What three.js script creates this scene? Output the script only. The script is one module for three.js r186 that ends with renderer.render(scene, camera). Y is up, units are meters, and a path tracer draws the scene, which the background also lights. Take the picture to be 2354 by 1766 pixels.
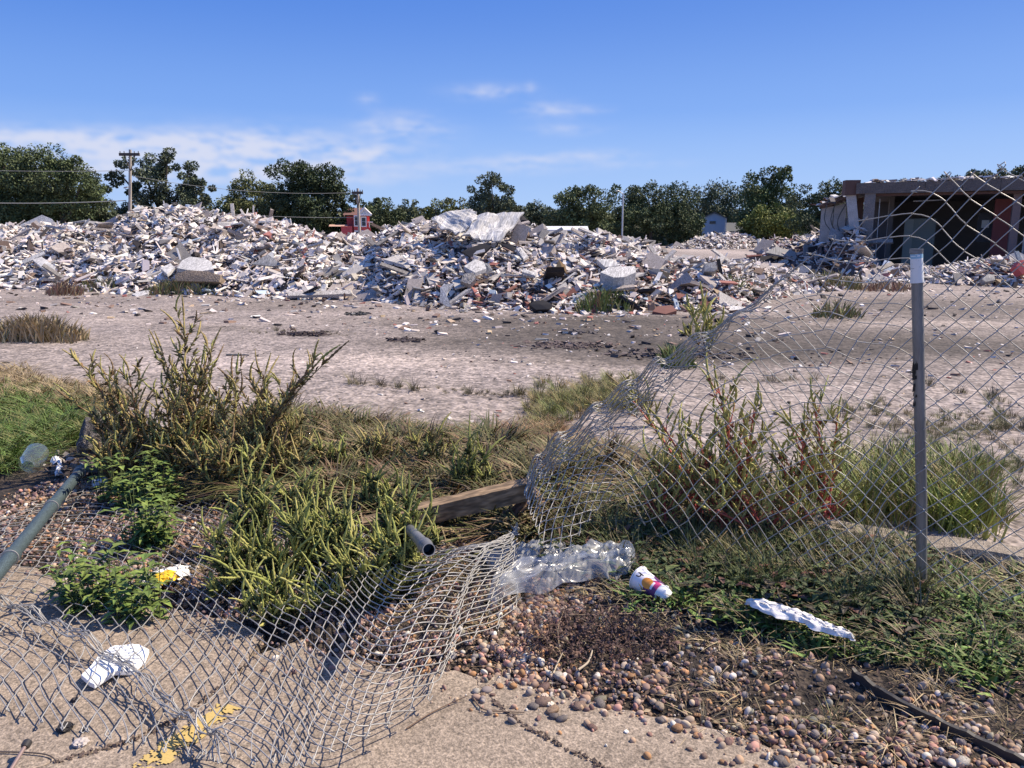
import * as THREE from 'three';
import { SimplexNoise } from 'three/addons/math/SimplexNoise.js';

// ---------- camera, sky, sun, exposure ----------
const V = (x, y, z) => new THREE.Vector3(x, y, z);
const EYE = 1.55, PITCH = 10.8 * Math.PI / 180, FOC = 1768;       // FOC: focal length in pixels of the 2354 x 1766 photograph
const scene = new THREE.Scene();
const camera = new THREE.PerspectiveCamera(53.08, 2354 / 1766, 0.05, 2000);
camera.position.set(0, EYE, 0);
camera.rotation.set(-PITCH, 0, 0);
const renderer = new THREE.WebGLRenderer({ antialias: true });
renderer.toneMapping = THREE.LinearToneMapping;
renderer.toneMappingExposure = 1.5;
renderer.shadowMap.enabled = true;
const SUNDIR = V(0.62, 0.75, -0.17).normalize();
const sun = new THREE.DirectionalLight(0xffeed6, 5);
sun.name = 'sun';
sun.position.copy(SUNDIR).multiplyScalar(80).add(V(0, 0, -20));
sun.target.position.set(0, 0, -20);
sun.castShadow = true;
sun.shadow.mapSize.set(4096, 4096);
Object.assign(sun.shadow.camera, { left: -60, right: 60, top: 60, bottom: -60, near: 1, far: 250 });
sun.shadow.camera.updateProjectionMatrix();
scene.add(sun, sun.target);

function rng(seed) { let a = seed >>> 0; return () => { a = (a + 0x6d2b79f5) | 0; let t = Math.imul(a ^ (a >>> 15), 1 | a); t = (t + Math.imul(t ^ (t >>> 7), 61 | t)) ^ t; return ((t ^ (t >>> 14)) >>> 0) / 4294967296; }; }
const simplex = new SimplexNoise({ random: rng(77) });
const N2 = (x, y) => simplex.noise(x, y);
const fbm = (x, y, o = 4) => { let s = 0, a = 0.5, f = 1; for (let i = 0; i < o; i++) { s += a * N2(x * f + i * 17.3, y * f - i * 9.1); a *= 0.5; f *= 2.03; } return s; };
const clamp = (x, a = 0, b = 1) => Math.min(b, Math.max(a, x));
const lerp = (a, b, k) => a + (b - a) * k;
const sstep = (a, b, x) => { const t = clamp((x - a) / (b - a)); return t * t * (3 - 2 * t); };
const gauss = (x) => Math.exp(-x * x);

// the line of sight through a pixel of the photograph, used to survey where things stand
const cP = Math.cos(PITCH), sP = Math.sin(PITCH);
function ray(px, py) {
  const x = (px - 1177) / FOC, y = -(py - 883) / FOC;
  return V(x, y * cP - sP, -cP - y * sP);
}
function at(px, py, h = 0) { const d = ray(px, py), k = (h - EYE) / d.y; return V(d.x * k, h, d.z * k); }      // where it meets the height h
function atZ(px, py, dist) { const d = ray(px, py), k = dist / -d.z; return V(d.x * k, EYE + d.y * k, -dist); } // where it is dist metres off
// the fence line's own axes: t along it to the right, s away from the camera
const EX = 0.905, EZ = 0.426;
const TS = (t, s, y = 0) => V(t * EX + s * EZ, y, t * EZ - s * EX);
const tOf = (x, z) => x * EX + z * EZ, sOf = (x, z) => x * EZ - z * EX;
function atS(px, py, s) { const d = ray(px, py), k = s / (d.x * EZ - d.z * EX); return V(d.x * k, EYE + d.y * k, d.z * k); }
const edgeS = (t) => 2.13 + 0.13 * sstep(-1.6, -1.1, t);      // where the walk ends
function hgt(x, z) {
  const s = sOf(x, z), t = tOf(x, z);
  const e = edgeS(t); let y = lerp(-0.05, 0.015, sstep(e - 0.08, e + 0.16, s)) + 0.03 * sstep(2.4, 3.4, s) + 0.01 * sstep(3.9, 4.15, s) - 0.15 * sstep(4.2, 4.5, s);
  const strip = sstep(e, e + 0.3, s) * (1 - sstep(3.9, 4.2, s));
  y += strip * (0.02 * N2(t * 1.7, s * 2.1) + 0.006 * N2(t * 9, s * 9));
  return y;
}

// sky: air and thin clouds, no sun disc
{
  const W = 2048, H = 1024, data = new Float32Array(W * H * 4);
  const puffs = [];   // [azimuth, elevation, half width, half height, strength]
  const puff = (px, py, w, h, a) => { const d = ray(px, py).normalize(); puffs.push([Math.atan2(d.x, -d.z), Math.asin(d.y), w / FOC, h / FOC, a]); };
  puff(1122, 211, 75, 14, 0.5); puff(1262, 253, 65, 16, 0.5); puff(1219, 200, 12, 9, 0.3); puff(846, 227, 26, 9, 0.35); puff(1368, 252, 45, 7, 0.25);
  puff(1300, 297, 75, 12, 0.3); puff(890, 290, 60, 26, 0.42); puff(960, 300, 80, 30, 0.3); puff(830, 352, 60, 18, 0.45); puff(1220, 366, 130, 13, 0.32); puff(1380, 356, 90, 12, 0.28);
  puff(1160, 386, 170, 14, 0.3); puff(1450, 378, 110, 9, 0.2); puff(640, 330, 190, 32, 0.5); puff(420, 335, 220, 26, 0.55); puff(180, 325, 260, 20, 0.5); puff(520, 375, 330, 38, 0.52); puff(300, 385, 330, 50, 0.4);
  puff(60, 330, 120, 16, 0.42); puff(720, 395, 200, 26, 0.32); puff(190, 320, 40, 9, 0.35);
  const horizon = [0.46, 0.64, 0.94], mid = [0.22, 0.42, 0.90], high = [0.070, 0.225, 0.74], zen = [0.04, 0.13, 0.48];
  for (let j = 0; j < H; j++) {
    const el = ((j + 0.5) / H - 0.5) * Math.PI;
    for (let i = 0; i < W; i++) {
      const ang = ((i + 0.5) / W - 0.5) * 2 * Math.PI, dx = Math.cos(el) * Math.cos(ang), dz = Math.cos(el) * Math.sin(ang), dy = Math.sin(el);
      const az = Math.atan2(dx, -dz), c = [0, 0, 0];
      const e = Math.max(0, el);
      const ca = dx * SUNDIR.x + dy * SUNDIR.y + dz * SUNDIR.z, near = Math.pow(clamp((1 + ca) / 2), 2.2);
      const k1 = clamp(e / 0.15), k2 = sstep(0.10, 0.31, e), k3 = sstep(0.4, 1.4, e);
      for (let q = 0; q < 3; q++) c[q] = lerp(lerp(lerp(horizon[q], mid[q], k1), high[q], k2), zen[q], k3);
      const warm = near * 0.20 + 0.5 * Math.pow(clamp(ca), 40);
      c[0] += warm * 0.42; c[1] += warm * 0.46; c[2] += warm * 0.40;
      let cl = 0;
      if (el > -0.02 && el < 0.5) {
        const n1 = fbm(az * 9, el * 42, 5), n2 = fbm(az * 26 + 5, el * 110, 4);
        if (Math.abs(az) < 0.72) for (const [pa, pe, pw, ph, a] of puffs) {
          const q = ((az - pa) / pw) ** 2 + ((el - pe) / ph) ** 2;
          if (q < 6) cl += a * Math.exp(-q * 1.1) * clamp(0.75 + 1.1 * n1 + 0.9 * n2, 0, 1.5);
        } else cl += 0.42 * sstep(0.02, 0.35, n1) * gauss((el - 0.09) / 0.07);
      }
      cl = clamp(cl, 0, 0.85);
      const white = [0.72, 0.75, 0.90];
      for (let q = 0; q < 3; q++) c[q] = lerp(c[q], white[q], cl);
      if (el < 0) { const g = sstep(0, -0.2, el); c[0] = lerp(c[0], 0.22, g); c[1] = lerp(c[1], 0.19, g); c[2] = lerp(c[2], 0.17, g); }
      const o = (j * W + i) * 4; data[o] = c[0] / 1.5; data[o + 1] = c[1] / 1.5; data[o + 2] = c[2] / 1.5; data[o + 3] = 1;
    }
  }
  const sky = new THREE.DataTexture(data, W, H, THREE.RGBAFormat, THREE.FloatType);
  sky.mapping = THREE.EquirectangularReflectionMapping; sky.magFilter = sky.minFilter = THREE.LinearFilter; sky.wrapS = THREE.RepeatWrapping; sky.needsUpdate = true;
  scene.background = sky; scene.environment = sky;
  scene.environmentIntensity = 1;
}

// ---------- helpers ----------
const taken = new Map();
function numbered(name) { const n = taken.get(name) ?? 0; taken.set(name, n + 1); return n ? name + '_' + String(n).padStart(3, '0') : name; }
function add(o, parent) { if (!parent) { o.name = numbered(o.name); scene.add(o); } else parent.add(o); return o; }
function shadows(o) { o.castShadow = o.receiveShadow = true; return o; }
function thing(name, label, category, pos = V(0, 0, 0), group) {
  const o = new THREE.Group(); o.name = name; o.position.copy(pos); o.userData = { label, category }; if (group) o.userData.group = group; return add(o);
}
function tag(o, label, category, group) { Object.assign(o.userData, { label, category }); if (group) o.userData.group = group; return o; }
function struct(o) { o.userData.kind = 'structure'; return o; }
function stuff(o, label) { o.userData.kind = 'stuff'; if (label) o.userData.label = label; return o; }
function mesh(name, geo, mat, parent, pos) { const o = shadows(new THREE.Mesh(geo, mat)); o.name = name; if (pos) o.position.copy(pos); return add(o, parent); }

const _a = V(), _b = V(), _n = V();
class MB {          // collects triangles with normals and colours, then makes ONE mesh; positions may be taken relative to an origin
  constructor(o = V(0, 0, 0)) { this.p = []; this.n = []; this.c = []; this.u = []; this.o = o; this.col = [1, 1, 1]; }
  vert(p, n, c = this.col, u = 0, v = 0) { this.p.push(p.x - this.o.x, p.y - this.o.y, p.z - this.o.z); this.n.push(n.x, n.y, n.z); this.c.push(c[0], c[1], c[2]); this.u.push(u, v); }
  tri(a, b, c, col = this.col) { _a.subVectors(b, a); _b.subVectors(c, a); _n.crossVectors(_a, _b).normalize(); const n = _n.clone(); this.vert(a, n, col, a.x + a.z * 0.3, a.y + a.z * 0.7); this.vert(b, n, col, b.x + b.z * 0.3, b.y + b.z * 0.7); this.vert(c, n, col, c.x + c.z * 0.3, c.y + c.z * 0.7); }
  quad(a, b, c, d, col) { this.tri(a, b, c, col); this.tri(a, c, d, col); }
  hex(v, col) {      // eight corners: bottom 0-3, top 4-7, each going round
    this.quad(v[3], v[2], v[1], v[0], col); this.quad(v[4], v[5], v[6], v[7], col);
    for (let i = 0; i < 4; i++) { const j = (i + 1) % 4; this.quad(v[i], v[j], v[4 + j], v[4 + i], col); }
  }
  box(m, sx, sy, sz, col, jit = 0, R = null) {
    const v = []; for (const y of [-0.5, 0.5]) for (const [x, z] of [[-0.5, 0.5], [0.5, 0.5], [0.5, -0.5], [-0.5, -0.5]]) v.push(V((x + (jit ? (R() - 0.5) * jit : 0)) * sx, (y + (jit ? (R() - 0.5) * jit : 0)) * sy, (z + (jit ? (R() - 0.5) * jit : 0)) * sz).applyMatrix4(m));
    this.hex(v, col);
  }
  boxAt(cx, cy, cz, sx, sy, sz, turn = 0, col) { const m = new THREE.Matrix4().makeRotationY(turn); m.setPosition(cx, cy, cz); this.box(m, sx, sy, sz, col); return this; }
  tube(pts, rad, seg = 6, col = this.col, cap = true) {
    const n = pts.length, rings = []; let prev = null; const T = V();
    for (let i = 0; i < n; i++) {
      T.subVectors(pts[Math.min(n - 1, i + 1)], pts[Math.max(0, i - 1)]).normalize();
      let U; if (!prev) { U = Math.abs(T.y) < 0.9 ? V(0, 1, 0) : V(1, 0, 0); } else U = prev.clone();
      U.addScaledVector(T, -U.dot(T)); if (U.lengthSq() < 1e-9) U.set(T.y, -T.x, 0.01); U.normalize(); prev = U;
      const W = T.clone().cross(U), r = typeof rad === 'function' ? rad(i / (n - 1), i) : Array.isArray(rad) ? rad[i] : rad, ring = [];
      for (let k = 0; k < seg; k++) { const a = k / seg * Math.PI * 2, nn = U.clone().multiplyScalar(Math.cos(a)).addScaledVector(W, Math.sin(a)); ring.push([pts[i].clone().addScaledVector(nn, r), nn]); }
      rings.push(ring);
    }
    for (let i = 0; i < n - 1; i++) for (let k = 0; k < seg; k++) {
      const l = (k + 1) % seg, A = rings[i][k], B = rings[i][l], C = rings[i + 1][l], D = rings[i + 1][k], c = typeof col === 'function' ? col(i / (n - 1)) : col;
      this.vert(A[0], A[1], c, k / seg, i / n); this.vert(B[0], B[1], c, (k + 1) / seg, i / n); this.vert(C[0], C[1], c, (k + 1) / seg, (i + 1) / n);
      this.vert(A[0], A[1], c, k / seg, i / n); this.vert(C[0], C[1], c, (k + 1) / seg, (i + 1) / n); this.vert(D[0], D[1], c, k / seg, (i + 1) / n);
    }
    if (cap) for (const [ring, w] of [[rings[0], 0], [rings[n - 1], 1]]) for (let k = 1; k < seg - 1; k++) { const c = typeof col === 'function' ? col(w) : col; w ? this.tri(ring[0][0], ring[k][0], ring[k + 1][0], c) : this.tri(ring[0][0], ring[k + 1][0], ring[k][0], c); }
    return this;
  }
  leaf(p, dir, side, len, wid, col, droop = 0.15) {      // a folded pointed leaf of four triangles
    const m = p.clone().addScaledVector(dir, len * 0.5), tip = p.clone().addScaledVector(dir, len); tip.y -= droop * len; m.y -= droop * len * 0.2;
    const up = V().crossVectors(side, dir).normalize(), l = m.clone().addScaledVector(side, wid / 2).addScaledVector(up, wid * 0.16), r = m.clone().addScaledVector(side, -wid / 2).addScaledVector(up, wid * 0.16);
    this.tri(p, l, m, col); this.tri(l, tip, m, col); this.tri(p, m, r, col); this.tri(m, tip, r, col);
  }
  get tris() { return this.p.length / 9; }
  geo() {
    const g = new THREE.BufferGeometry();
    g.setAttribute('position', new THREE.Float32BufferAttribute(this.p, 3)); g.setAttribute('normal', new THREE.Float32BufferAttribute(this.n, 3));
    g.setAttribute('color', new THREE.Float32BufferAttribute(this.c, 3)); g.setAttribute('uv', new THREE.Float32BufferAttribute(this.u, 2)); return g;
  }
  build(name, mat, parent, pos) { return mesh(name, this.geo(), mat, parent, pos); }
}
const std = (o) => new THREE.MeshStandardMaterial({ roughness: 0.9, ...o });
const lin = (r, g, b) => new THREE.Color().setRGB(r, g, b);
const VC = std({ vertexColors: true, roughness: 0.85 });                                   // plain matt, colours from the vertices
const VCleaf = std({ vertexColors: true, roughness: 0.75, side: THREE.DoubleSide });
const catmull = (a, b, c, d, k) => { const k2 = k * k, k3 = k2 * k; return 0.5 * (2 * b + (c - a) * k + (2 * a - 5 * b + 4 * c - d) * k2 + (3 * b - 3 * c + d - a) * k3); };
const cat3 = (P, i, k) => { const n = P.length - 1, g = (q) => P[clamp(q, 0, n)], a = g(i - 1), b = g(i), c = g(i + 1), d = g(i + 2); return V(catmull(a.x, b.x, c.x, d.x, k), catmull(a.y, b.y, c.y, d.y, k), catmull(a.z, b.z, c.z, d.z, k)); };
function curve(P, n) { const out = []; for (let i = 0; i <= n; i++) { const q = i / n * (P.length - 1), j = Math.min(P.length - 2, Math.floor(q)); out.push(cat3(P, j, q - j)); } return out; }
const interp = (T, x) => { if (x <= T[0][0]) return T[0][1]; for (let i = 1; i < T.length; i++) if (x <= T[i][0]) return lerp(T[i - 1][1], T[i][1], (x - T[i - 1][0]) / (T[i][0] - T[i - 1][0])); return T[T.length - 1][1]; };
const pick = (R, list) => { let t = 0; for (const e of list) t += e[0]; let q = R() * t; for (const e of list) { q -= e[0]; if (q <= 0) return e[1]; } return list[list.length - 1][1]; };
const vary = (R, c, a = 0.2) => { const k = 1 + (R() - 0.5) * 2 * a; return [c[0] * k * (1 + (R() - 0.5) * 0.08), c[1] * k, c[2] * k * (1 + (R() - 0.5) * 0.1)]; };

// computed grain: speckle of several sizes round a mean of 1, wrapping at the edges
function grain(seed, size, layers, tint = [1, 1, 1], base = 200) {
  const R = rng(seed), f = new Float32Array(size * size).fill(0);
  for (const [cell, amp, pw = 1] of layers) {
    const n = Math.round(size / cell), g = new Float32Array(n * n).map(() => { const v = R() * 2 - 1; return Math.sign(v) * Math.pow(Math.abs(v), pw); });
    for (let y = 0; y < size; y++) for (let x = 0; x < size; x++) {
      const gx = x / size * n, gy = y / size * n, x0 = Math.floor(gx), y0 = Math.floor(gy), kx = gx - x0, ky = gy - y0, sx = kx * kx * (3 - 2 * kx), sy = ky * ky * (3 - 2 * ky);
      const q = (a, b) => g[((b % n + n) % n) * n + ((a % n + n) % n)];
      f[y * size + x] += amp * lerp(lerp(q(x0, y0), q(x0 + 1, y0), sx), lerp(q(x0, y0 + 1), q(x0 + 1, y0 + 1), sx), sy);
    }
  }
  const col = new Uint8Array(size * size * 4), bump = new Uint8Array(size * size * 4);
  for (let i = 0; i < size * size; i++) {
    const k = 1 + f[i];
    for (let q = 0; q < 3; q++) col[i * 4 + q] = clamp(base * k * tint[q], 0, 255);
    const b = clamp(128 + f[i] * 160, 0, 255); bump[i * 4] = bump[i * 4 + 1] = bump[i * 4 + 2] = b; col[i * 4 + 3] = bump[i * 4 + 3] = 255;
  }
  const tex = (d, srgb) => { const t = new THREE.DataTexture(d, size, size); t.wrapS = t.wrapT = THREE.RepeatWrapping; t.magFilter = THREE.LinearFilter; t.minFilter = THREE.LinearFilter; if (srgb) t.colorSpace = THREE.SRGBColorSpace; t.needsUpdate = true; return t; };
  return { map: tex(col, true), bump: tex(bump, false) };
}
const rep = (t, x, y = x) => { const c = t.clone(); c.repeat.set(x, y); c.needsUpdate = true; return c; };
const G_con = grain(5, 512, [[3, 0.17], [6, 0.20, 1.5], [18, 0.05], [120, 0.05]]);
const G_lot = grain(6, 512, [[4, 0.14], [7, 0.26, 1.4], [16, 0.18], [64, 0.07]]);
const G_soil = grain(7, 512, [[4, 0.25], [10, 0.35], [40, 0.2]], [1, 1, 1], 170);
const LOT_Y = 0.06;
const WOOD = (() => { const W = 512, H = 128, c = new Uint8Array(W * H * 4), b = new Uint8Array(W * H * 4); for (let y = 0; y < H; y++) for (let x = 0; x < W; x++) { const v = 0.5 + 0.5 * Math.sin(y * 0.75 + 5 * N2(x * 0.004, y * 0.02) + 2 * N2(x * 0.02, y * 0.3)), f = N2(x * 0.02, y * 1.1), k = 0.72 + 0.2 * v + 0.16 * f + 0.12 * N2(x * 0.01, y * 0.05), i = (y * W + x) * 4; for (let q = 0; q < 3; q++) { c[i + q] = clamp(k * 225, 0, 255); b[i + q] = clamp(110 + 70 * v + 50 * f, 0, 255); } c[i + 3] = b[i + 3] = 255; } const t = (d, s) => { const q = new THREE.DataTexture(d, W, H); q.wrapS = q.wrapT = THREE.RepeatWrapping; q.magFilter = q.minFilter = THREE.LinearFilter; if (s) q.colorSpace = THREE.SRGBColorSpace; q.needsUpdate = true; return q; }; return { map: t(c, true), bump: t(b) }; })();
const G_post = grain(17, 256, [[4, 0.05], [30, 0.08], [90, 0.06]]);
const topY = (x, z) => sOf(x, z) > 4.1 ? LOT_Y : hgt(x, z);   // what one stands on off the walk
const FS = 3.46;   // the fence stands this far off

// ---------- the ground, the lot, the kerb, the concrete slabs ----------
{ // one sheet to the horizon, fine near the camera
  const n = 260, ax = (i) => { const q = i / n * 2 - 1; return 2.2 * Math.sinh(q * 6.0) ; }, az = (i) => 1.0 - 1.6 * (Math.exp(i / n * 5.9) - 1);
  const g = new THREE.BufferGeometry(), p = [], u = [], c = [], idx = [];
  for (let j = 0; j <= n; j++) for (let i = 0; i <= n; i++) {
    const x = ax(i), z = az(j), s = sOf(x, z), t = tOf(x, z), far = sstep(40, 60, s);
    p.push(x, hgt(x, z), z); u.push(x, z);
    const k = 0.8 + 0.35 * fbm(x * 0.8, z * 0.8, 3);
    const soil = [0.125 * k, 0.095 * k, 0.072 * k], gr = 0.5 + 0.5 * N2(t * 0.9, s * 1.3);
    c.push(lerp(soil[0], 0.10, far * 0.6), lerp(soil[1], 0.11, far * 0.6), lerp(soil[2], 0.05, far * 0.6));
  }
  for (let j = 0; j < n; j++) for (let i = 0; i < n; i++) { const a = j * (n + 1) + i; idx.push(a, a + 1, a + n + 1, a + 1, a + n + 2, a + n + 1); }
  g.setAttribute('position', new THREE.Float32BufferAttribute(p, 3)); g.setAttribute('uv', new THREE.Float32BufferAttribute(u, 2)); g.setAttribute('color', new THREE.Float32BufferAttribute(c, 3)); g.setIndex(idx); g.computeVertexNormals();
  struct(mesh('ground', g, std({ vertexColors: true, map: rep(G_soil.map, 1.4), bumpMap: rep(G_soil.bump, 1.4), bumpScale: 0.02, roughness: 1 })));
}
const lotMat = std({ vertexColors: true, map: rep(G_lot.map, 0.5), bumpMap: rep(G_lot.bump, 0.5), bumpScale: 0.03, roughness: 0.95 });
const stains = [];   // [t, s, half t, half s, depth]: mud and tar patches seen on the lot
for (const [px, py, w, h, a] of [[1400, 790, 420, 26, 0.55], [1640, 815, 330, 22, 0.5], [1180, 775, 260, 14, 0.35], [1320, 762, 160, 8, 0.4], [720, 768, 90, 9, 0.45], [640, 700, 160, 14, 0.3], [1900, 790, 420, 30, 0.38], [1600, 735, 380, 18, 0.35], [2150, 705, 330, 24, 0.5], [1300, 745, 500, 14, 0.35], [1500, 830, 300, 14, 0.35], [1750, 765, 620, 40, 0.26], [1250, 740, 330, 18, 0.35], [2100, 790, 420, 34, 0.3], [2250, 800, 260, 24, 0.3], [300, 910, 200, 14, 0.2], [60, 765, 150, 6, 0.35], [480, 755, 160, 6, 0.3], [950, 790, 220, 8, 0.25], [1900, 870, 330, 10, 0.2], [150, 690, 240, 10, 0.2], [2000, 1010, 260, 20, 0.15], [1150, 985, 200, 20, 0.3], [920, 985, 130, 14, 0.3], [160, 905, 90, 18, 0.5]]) {
  const c = at(px, py, LOT_Y), e = at(px + w, py, LOT_Y), f = at(px, py - h, LOT_Y);
  stains.push([c.x, c.z, Math.abs(e.x - c.x), Math.abs(f.z - c.z), a]);
}
const pale = [];     // pale worn strips of concrete
for (const [px, py, w, h, a] of [[2080, 745, 330, 7, 0.5], [1680, 722, 200, 6, 0.3], [820, 838, 420, 20, 0.22], [1000, 820, 300, 10, 0.18], [1640, 865, 260, 9, 0.25], [240, 735, 90, 4, 0.4], [520, 830, 300, 22, 0.16], [1630, 577, 80, 8, 0.4]]) {
  const c = at(px, py, LOT_Y), e = at(px + w, py, LOT_Y), f = at(px, py - h, LOT_Y);
  pale.push([c.x, c.z, Math.abs(e.x - c.x), Math.abs(f.z - c.z), a]);
}
{
  const nt = 460, ns = 330, p = [], u = [], c = [], idx = [];
  for (let j = 0; j <= ns; j++) for (let i = 0; i <= nt; i++) {
    const s = 4.11 + 1.9 * (Math.exp(j / ns * 4.25) - 1), t = 5.2 * Math.sinh((i / nt * 2 - 1.02) * 3.1), q = TS(t, s);
    let y = LOT_Y + 0.012 * N2(q.x * 0.35, q.z * 0.35) * sstep(4.1, 5, s) + 0.004 * N2(q.x * 2.2, q.z * 2.2);
    p.push(q.x, y, q.z); u.push(q.x, q.z);
    let k = 1 + 0.16 * fbm(q.x * 0.5, q.z * 0.9, 4) + 0.14 * N2(q.x * 3.1, q.z * 3.1) * 0.5 + 0.12 * N2(q.x * 8, q.z * 8) * 0.6, brown = 0.25 * clamp(0.5 + fbm(q.x * 0.25 + 9, q.z * 0.4, 3));
    for (const [cx, cz, hx, hz, a] of stains) { const d = ((q.x - cx) / hx) ** 2 + ((q.z - cz) / hz) ** 2; if (d < 3.5) { const w = a * clamp(1.35 * Math.exp(-d) + 0.55 * fbm(q.x * 1.1 + cx, q.z * 2.2, 4) * Math.exp(-d * 0.4) - 0.1, 0, 1); k *= 1 - w; brown += w * 0.5; } }
    for (const [cx, cz, hx, hz, a] of pale) { const d = ((q.x - cx) / hx) ** 2 + ((q.z - cz) / hz) ** 2; if (d < 4) k *= 1 + a * clamp(1.4 * Math.exp(-d) + 0.5 * fbm(q.x * 1.5 + cx, q.z * 3, 3) - 0.15, 0, 1); }
    brown = clamp(brown); k = clamp(k, 0.25, 1.7);
    c.push(0.43 * k, lerp(0.367, 0.355, brown) * k, lerp(0.340, 0.285, brown) * k);
  }
  for (let j = 0; j < ns; j++) for (let i = 0; i < nt; i++) { const a = j * (nt + 1) + i; idx.push(a, a + 1, a + nt + 1, a + 1, a + nt + 2, a + nt + 1); }
  const g = new THREE.BufferGeometry();
  g.setAttribute('position', new THREE.Float32BufferAttribute(p, 3)); g.setAttribute('uv', new THREE.Float32BufferAttribute(u, 2)); g.setAttribute('color', new THREE.Float32BufferAttribute(c, 3)); g.setIndex(idx); g.computeVertexNormals();
  struct(mesh('lot_pavement', g, lotMat));
}
{ // kerb of cast concrete along the edge of the lot, in lengths with open joints
  const kerb = new THREE.Group(); kerb.name = 'kerb'; struct(add(kerb));
  const m = std({ color: lin(0.42, 0.36, 0.29), map: rep(G_con.map, 2), bumpMap: rep(G_con.bump, 2), bumpScale: 0.012, roughness: 0.95 });
  for (let i = 0, t = -2.3; t < 6; i++) {
    const L = 1.9 + 0.5 * Math.abs(N2(i * 3.3, 1)), b = new MB(), n = 14, R = rng(900 + i);
    const prof = (q, k) => { const w = 0.006 * N2(q * 5, k * 3.7) + (Math.abs(N2(q * 1.3, k + 4)) > 0.75 ? -0.015 : 0); return [TS(q, 3.97 + w, -0.04), TS(q, 3.965 + w, 0.09), TS(q, 3.985, 0.115 + w), TS(q, 4.11, 0.118 + w), TS(q, 4.125, 0.10), TS(q, 4.13, -0.04)]; };
    let prev = null;
    for (let k = 0; k <= n; k++) { const r = prof(t + 0.012 + (L - 0.024) * k / n, i); if (prev) for (let e = 0; e < 5; e++) b.quad(prev[e], r[e], r[e + 1], prev[e + 1]); else { b.tri(r[0], r[1], r[2]); b.quad(r[0], r[2], r[3], r[4]); b.tri(r[0], r[4], r[5]); } prev = r; }
    b.tri(prev[0], prev[2], prev[1]); b.quad(prev[0], prev[4], prev[3], prev[2]); b.tri(prev[0], prev[5], prev[4]);
    b.build('kerb_stone', m, kerb); t += L;
  }
}
const slabTop = 0.0;
{ // the walk in front: slabs of concrete parted by real cracks
  const walk = new THREE.Group(); walk.name = 'sidewalk'; struct(add(walk));
  const m = std({ color: lin(0.46, 0.375, 0.295), map: rep(G_con.map, 1.6), bumpMap: rep(G_con.bump, 1.6), bumpScale: 0.006, roughness: 0.95 });
  const rough = (P, seed, amp = 0.012) => { const out = []; for (let i = 0; i < P.length - 1; i++) { const n = 14; for (let k = 0; k < n; k++) { const q = k / n, x = lerp(P[i][0], P[i + 1][0], q), y = lerp(P[i][1], P[i + 1][1], q); out.push([x + amp * N2(x * 14 + seed, y * 14), y + amp * N2(x * 14, y * 14 + seed + 5)]); } } out.push(P[P.length - 1]); return out; };
  const pxl = (list) => list.map(([x, y]) => { const q = at(x, y, slabTop); return [tOf(q.x, q.z), sOf(q.x, q.z)]; });
  const crackA = rough([...pxl([[1085, 1560], [1135, 1612], [1200, 1665], [1262, 1700], [1330, 1735], [1430, 1790]]), [0.35, -1.5]], 3);
  const crackB = rough([...pxl([[585, 1510], [520, 1580], [430, 1640], [330, 1692], [230, 1724], [130, 1750], [20, 1790]]), [-3.2, -1.5]], 8, 0.02);
  const edgeAt = (t) => edgeS(t) + 0.035 * N2(t * 1.9, 7) + 0.02 * N2(t * 6, 3);
  const edge = (t0, t1) => { const o = [], n = Math.max(4, Math.round(Math.abs(t1 - t0) * 14)); for (let i = 1; i < n; i++) { const t = lerp(t0, t1, i / n); o.push([t, edgeAt(t)]); } return o; };
  const shrink = (P, dx) => P.map(([a, b]) => [a + dx, b]);
  const slab = (P) => {
    const sh = new THREE.Shape(P.map(([a, b]) => new THREE.Vector2(a, b)));
    const g = new THREE.ExtrudeGeometry(sh, { depth: 0.07, bevelEnabled: true, bevelSize: 0.003, bevelThickness: 0.003, bevelSegments: 1 });
    const q = g.attributes.position, n = new THREE.Matrix4();
    for (let i = 0; i < q.count; i++) { const w = TS(q.getX(i), q.getY(i), slabTop - 0.073 + q.getZ(i)); q.setXYZ(i, w.x, w.y, w.z); }
    g.computeVertexNormals();
    return mesh('concrete_slab', g, m, walk);
  };
  const A0 = crackA[0], B0 = crackB[0];
  slab([...shrink(crackA, 0.004), [6, -1.5], [6, edgeAt(6)], ...edge(6, A0[0] + 0.004)]);
  slab([...shrink(crackB, 0.006), ...shrink(crackA, -0.004).reverse(), ...edge(A0[0], B0[0] + 0.006)]);
  slab([[-9, edgeAt(-9)], [-9, -1.5], ...shrink(crackB, -0.006).reverse(), ...edge(B0[0], -9)]);
  // worn yellow stripe: what is left of the paint, in flakes
  const RY = rng(19), b = new MB(), P0 = at(300, 1790, 0), P1 = at(525, 1622, 0), L = P0.distanceTo(P1), d = P1.clone().sub(P0).normalize(), w = V(-d.z, 0, d.x), cell = 0.006, half = 0.052;
  for (let a = 0; a < L; a += cell) for (let q = -half; q < half; q += cell) {
    const x = P0.x + d.x * a + w.x * q, z = P0.z + d.z * a + w.z * q, v = fbm(x * 7, z * 7, 3) + 0.45 * N2(x * 40, z * 40) + 0.25 * N2(x * 90, z * 90) - 0.5 * Math.pow(Math.abs(q) / half, 4);
    if (v > -0.10 - 0.12 * Math.sin(a * 9)) { const y = slabTop + 0.004, c = vary(RY, [0.50, 0.37, 0.13], 0.06), o = (i, j) => V(x + d.x * i * cell + w.x * j * cell, y, z + d.z * i * cell + w.z * j * cell); b.quad(o(0, 0), o(0, 1), o(1, 1), o(1, 0), c); }
  }
  struct(b.build('yellow_stripe', VCleaf));
}

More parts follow.
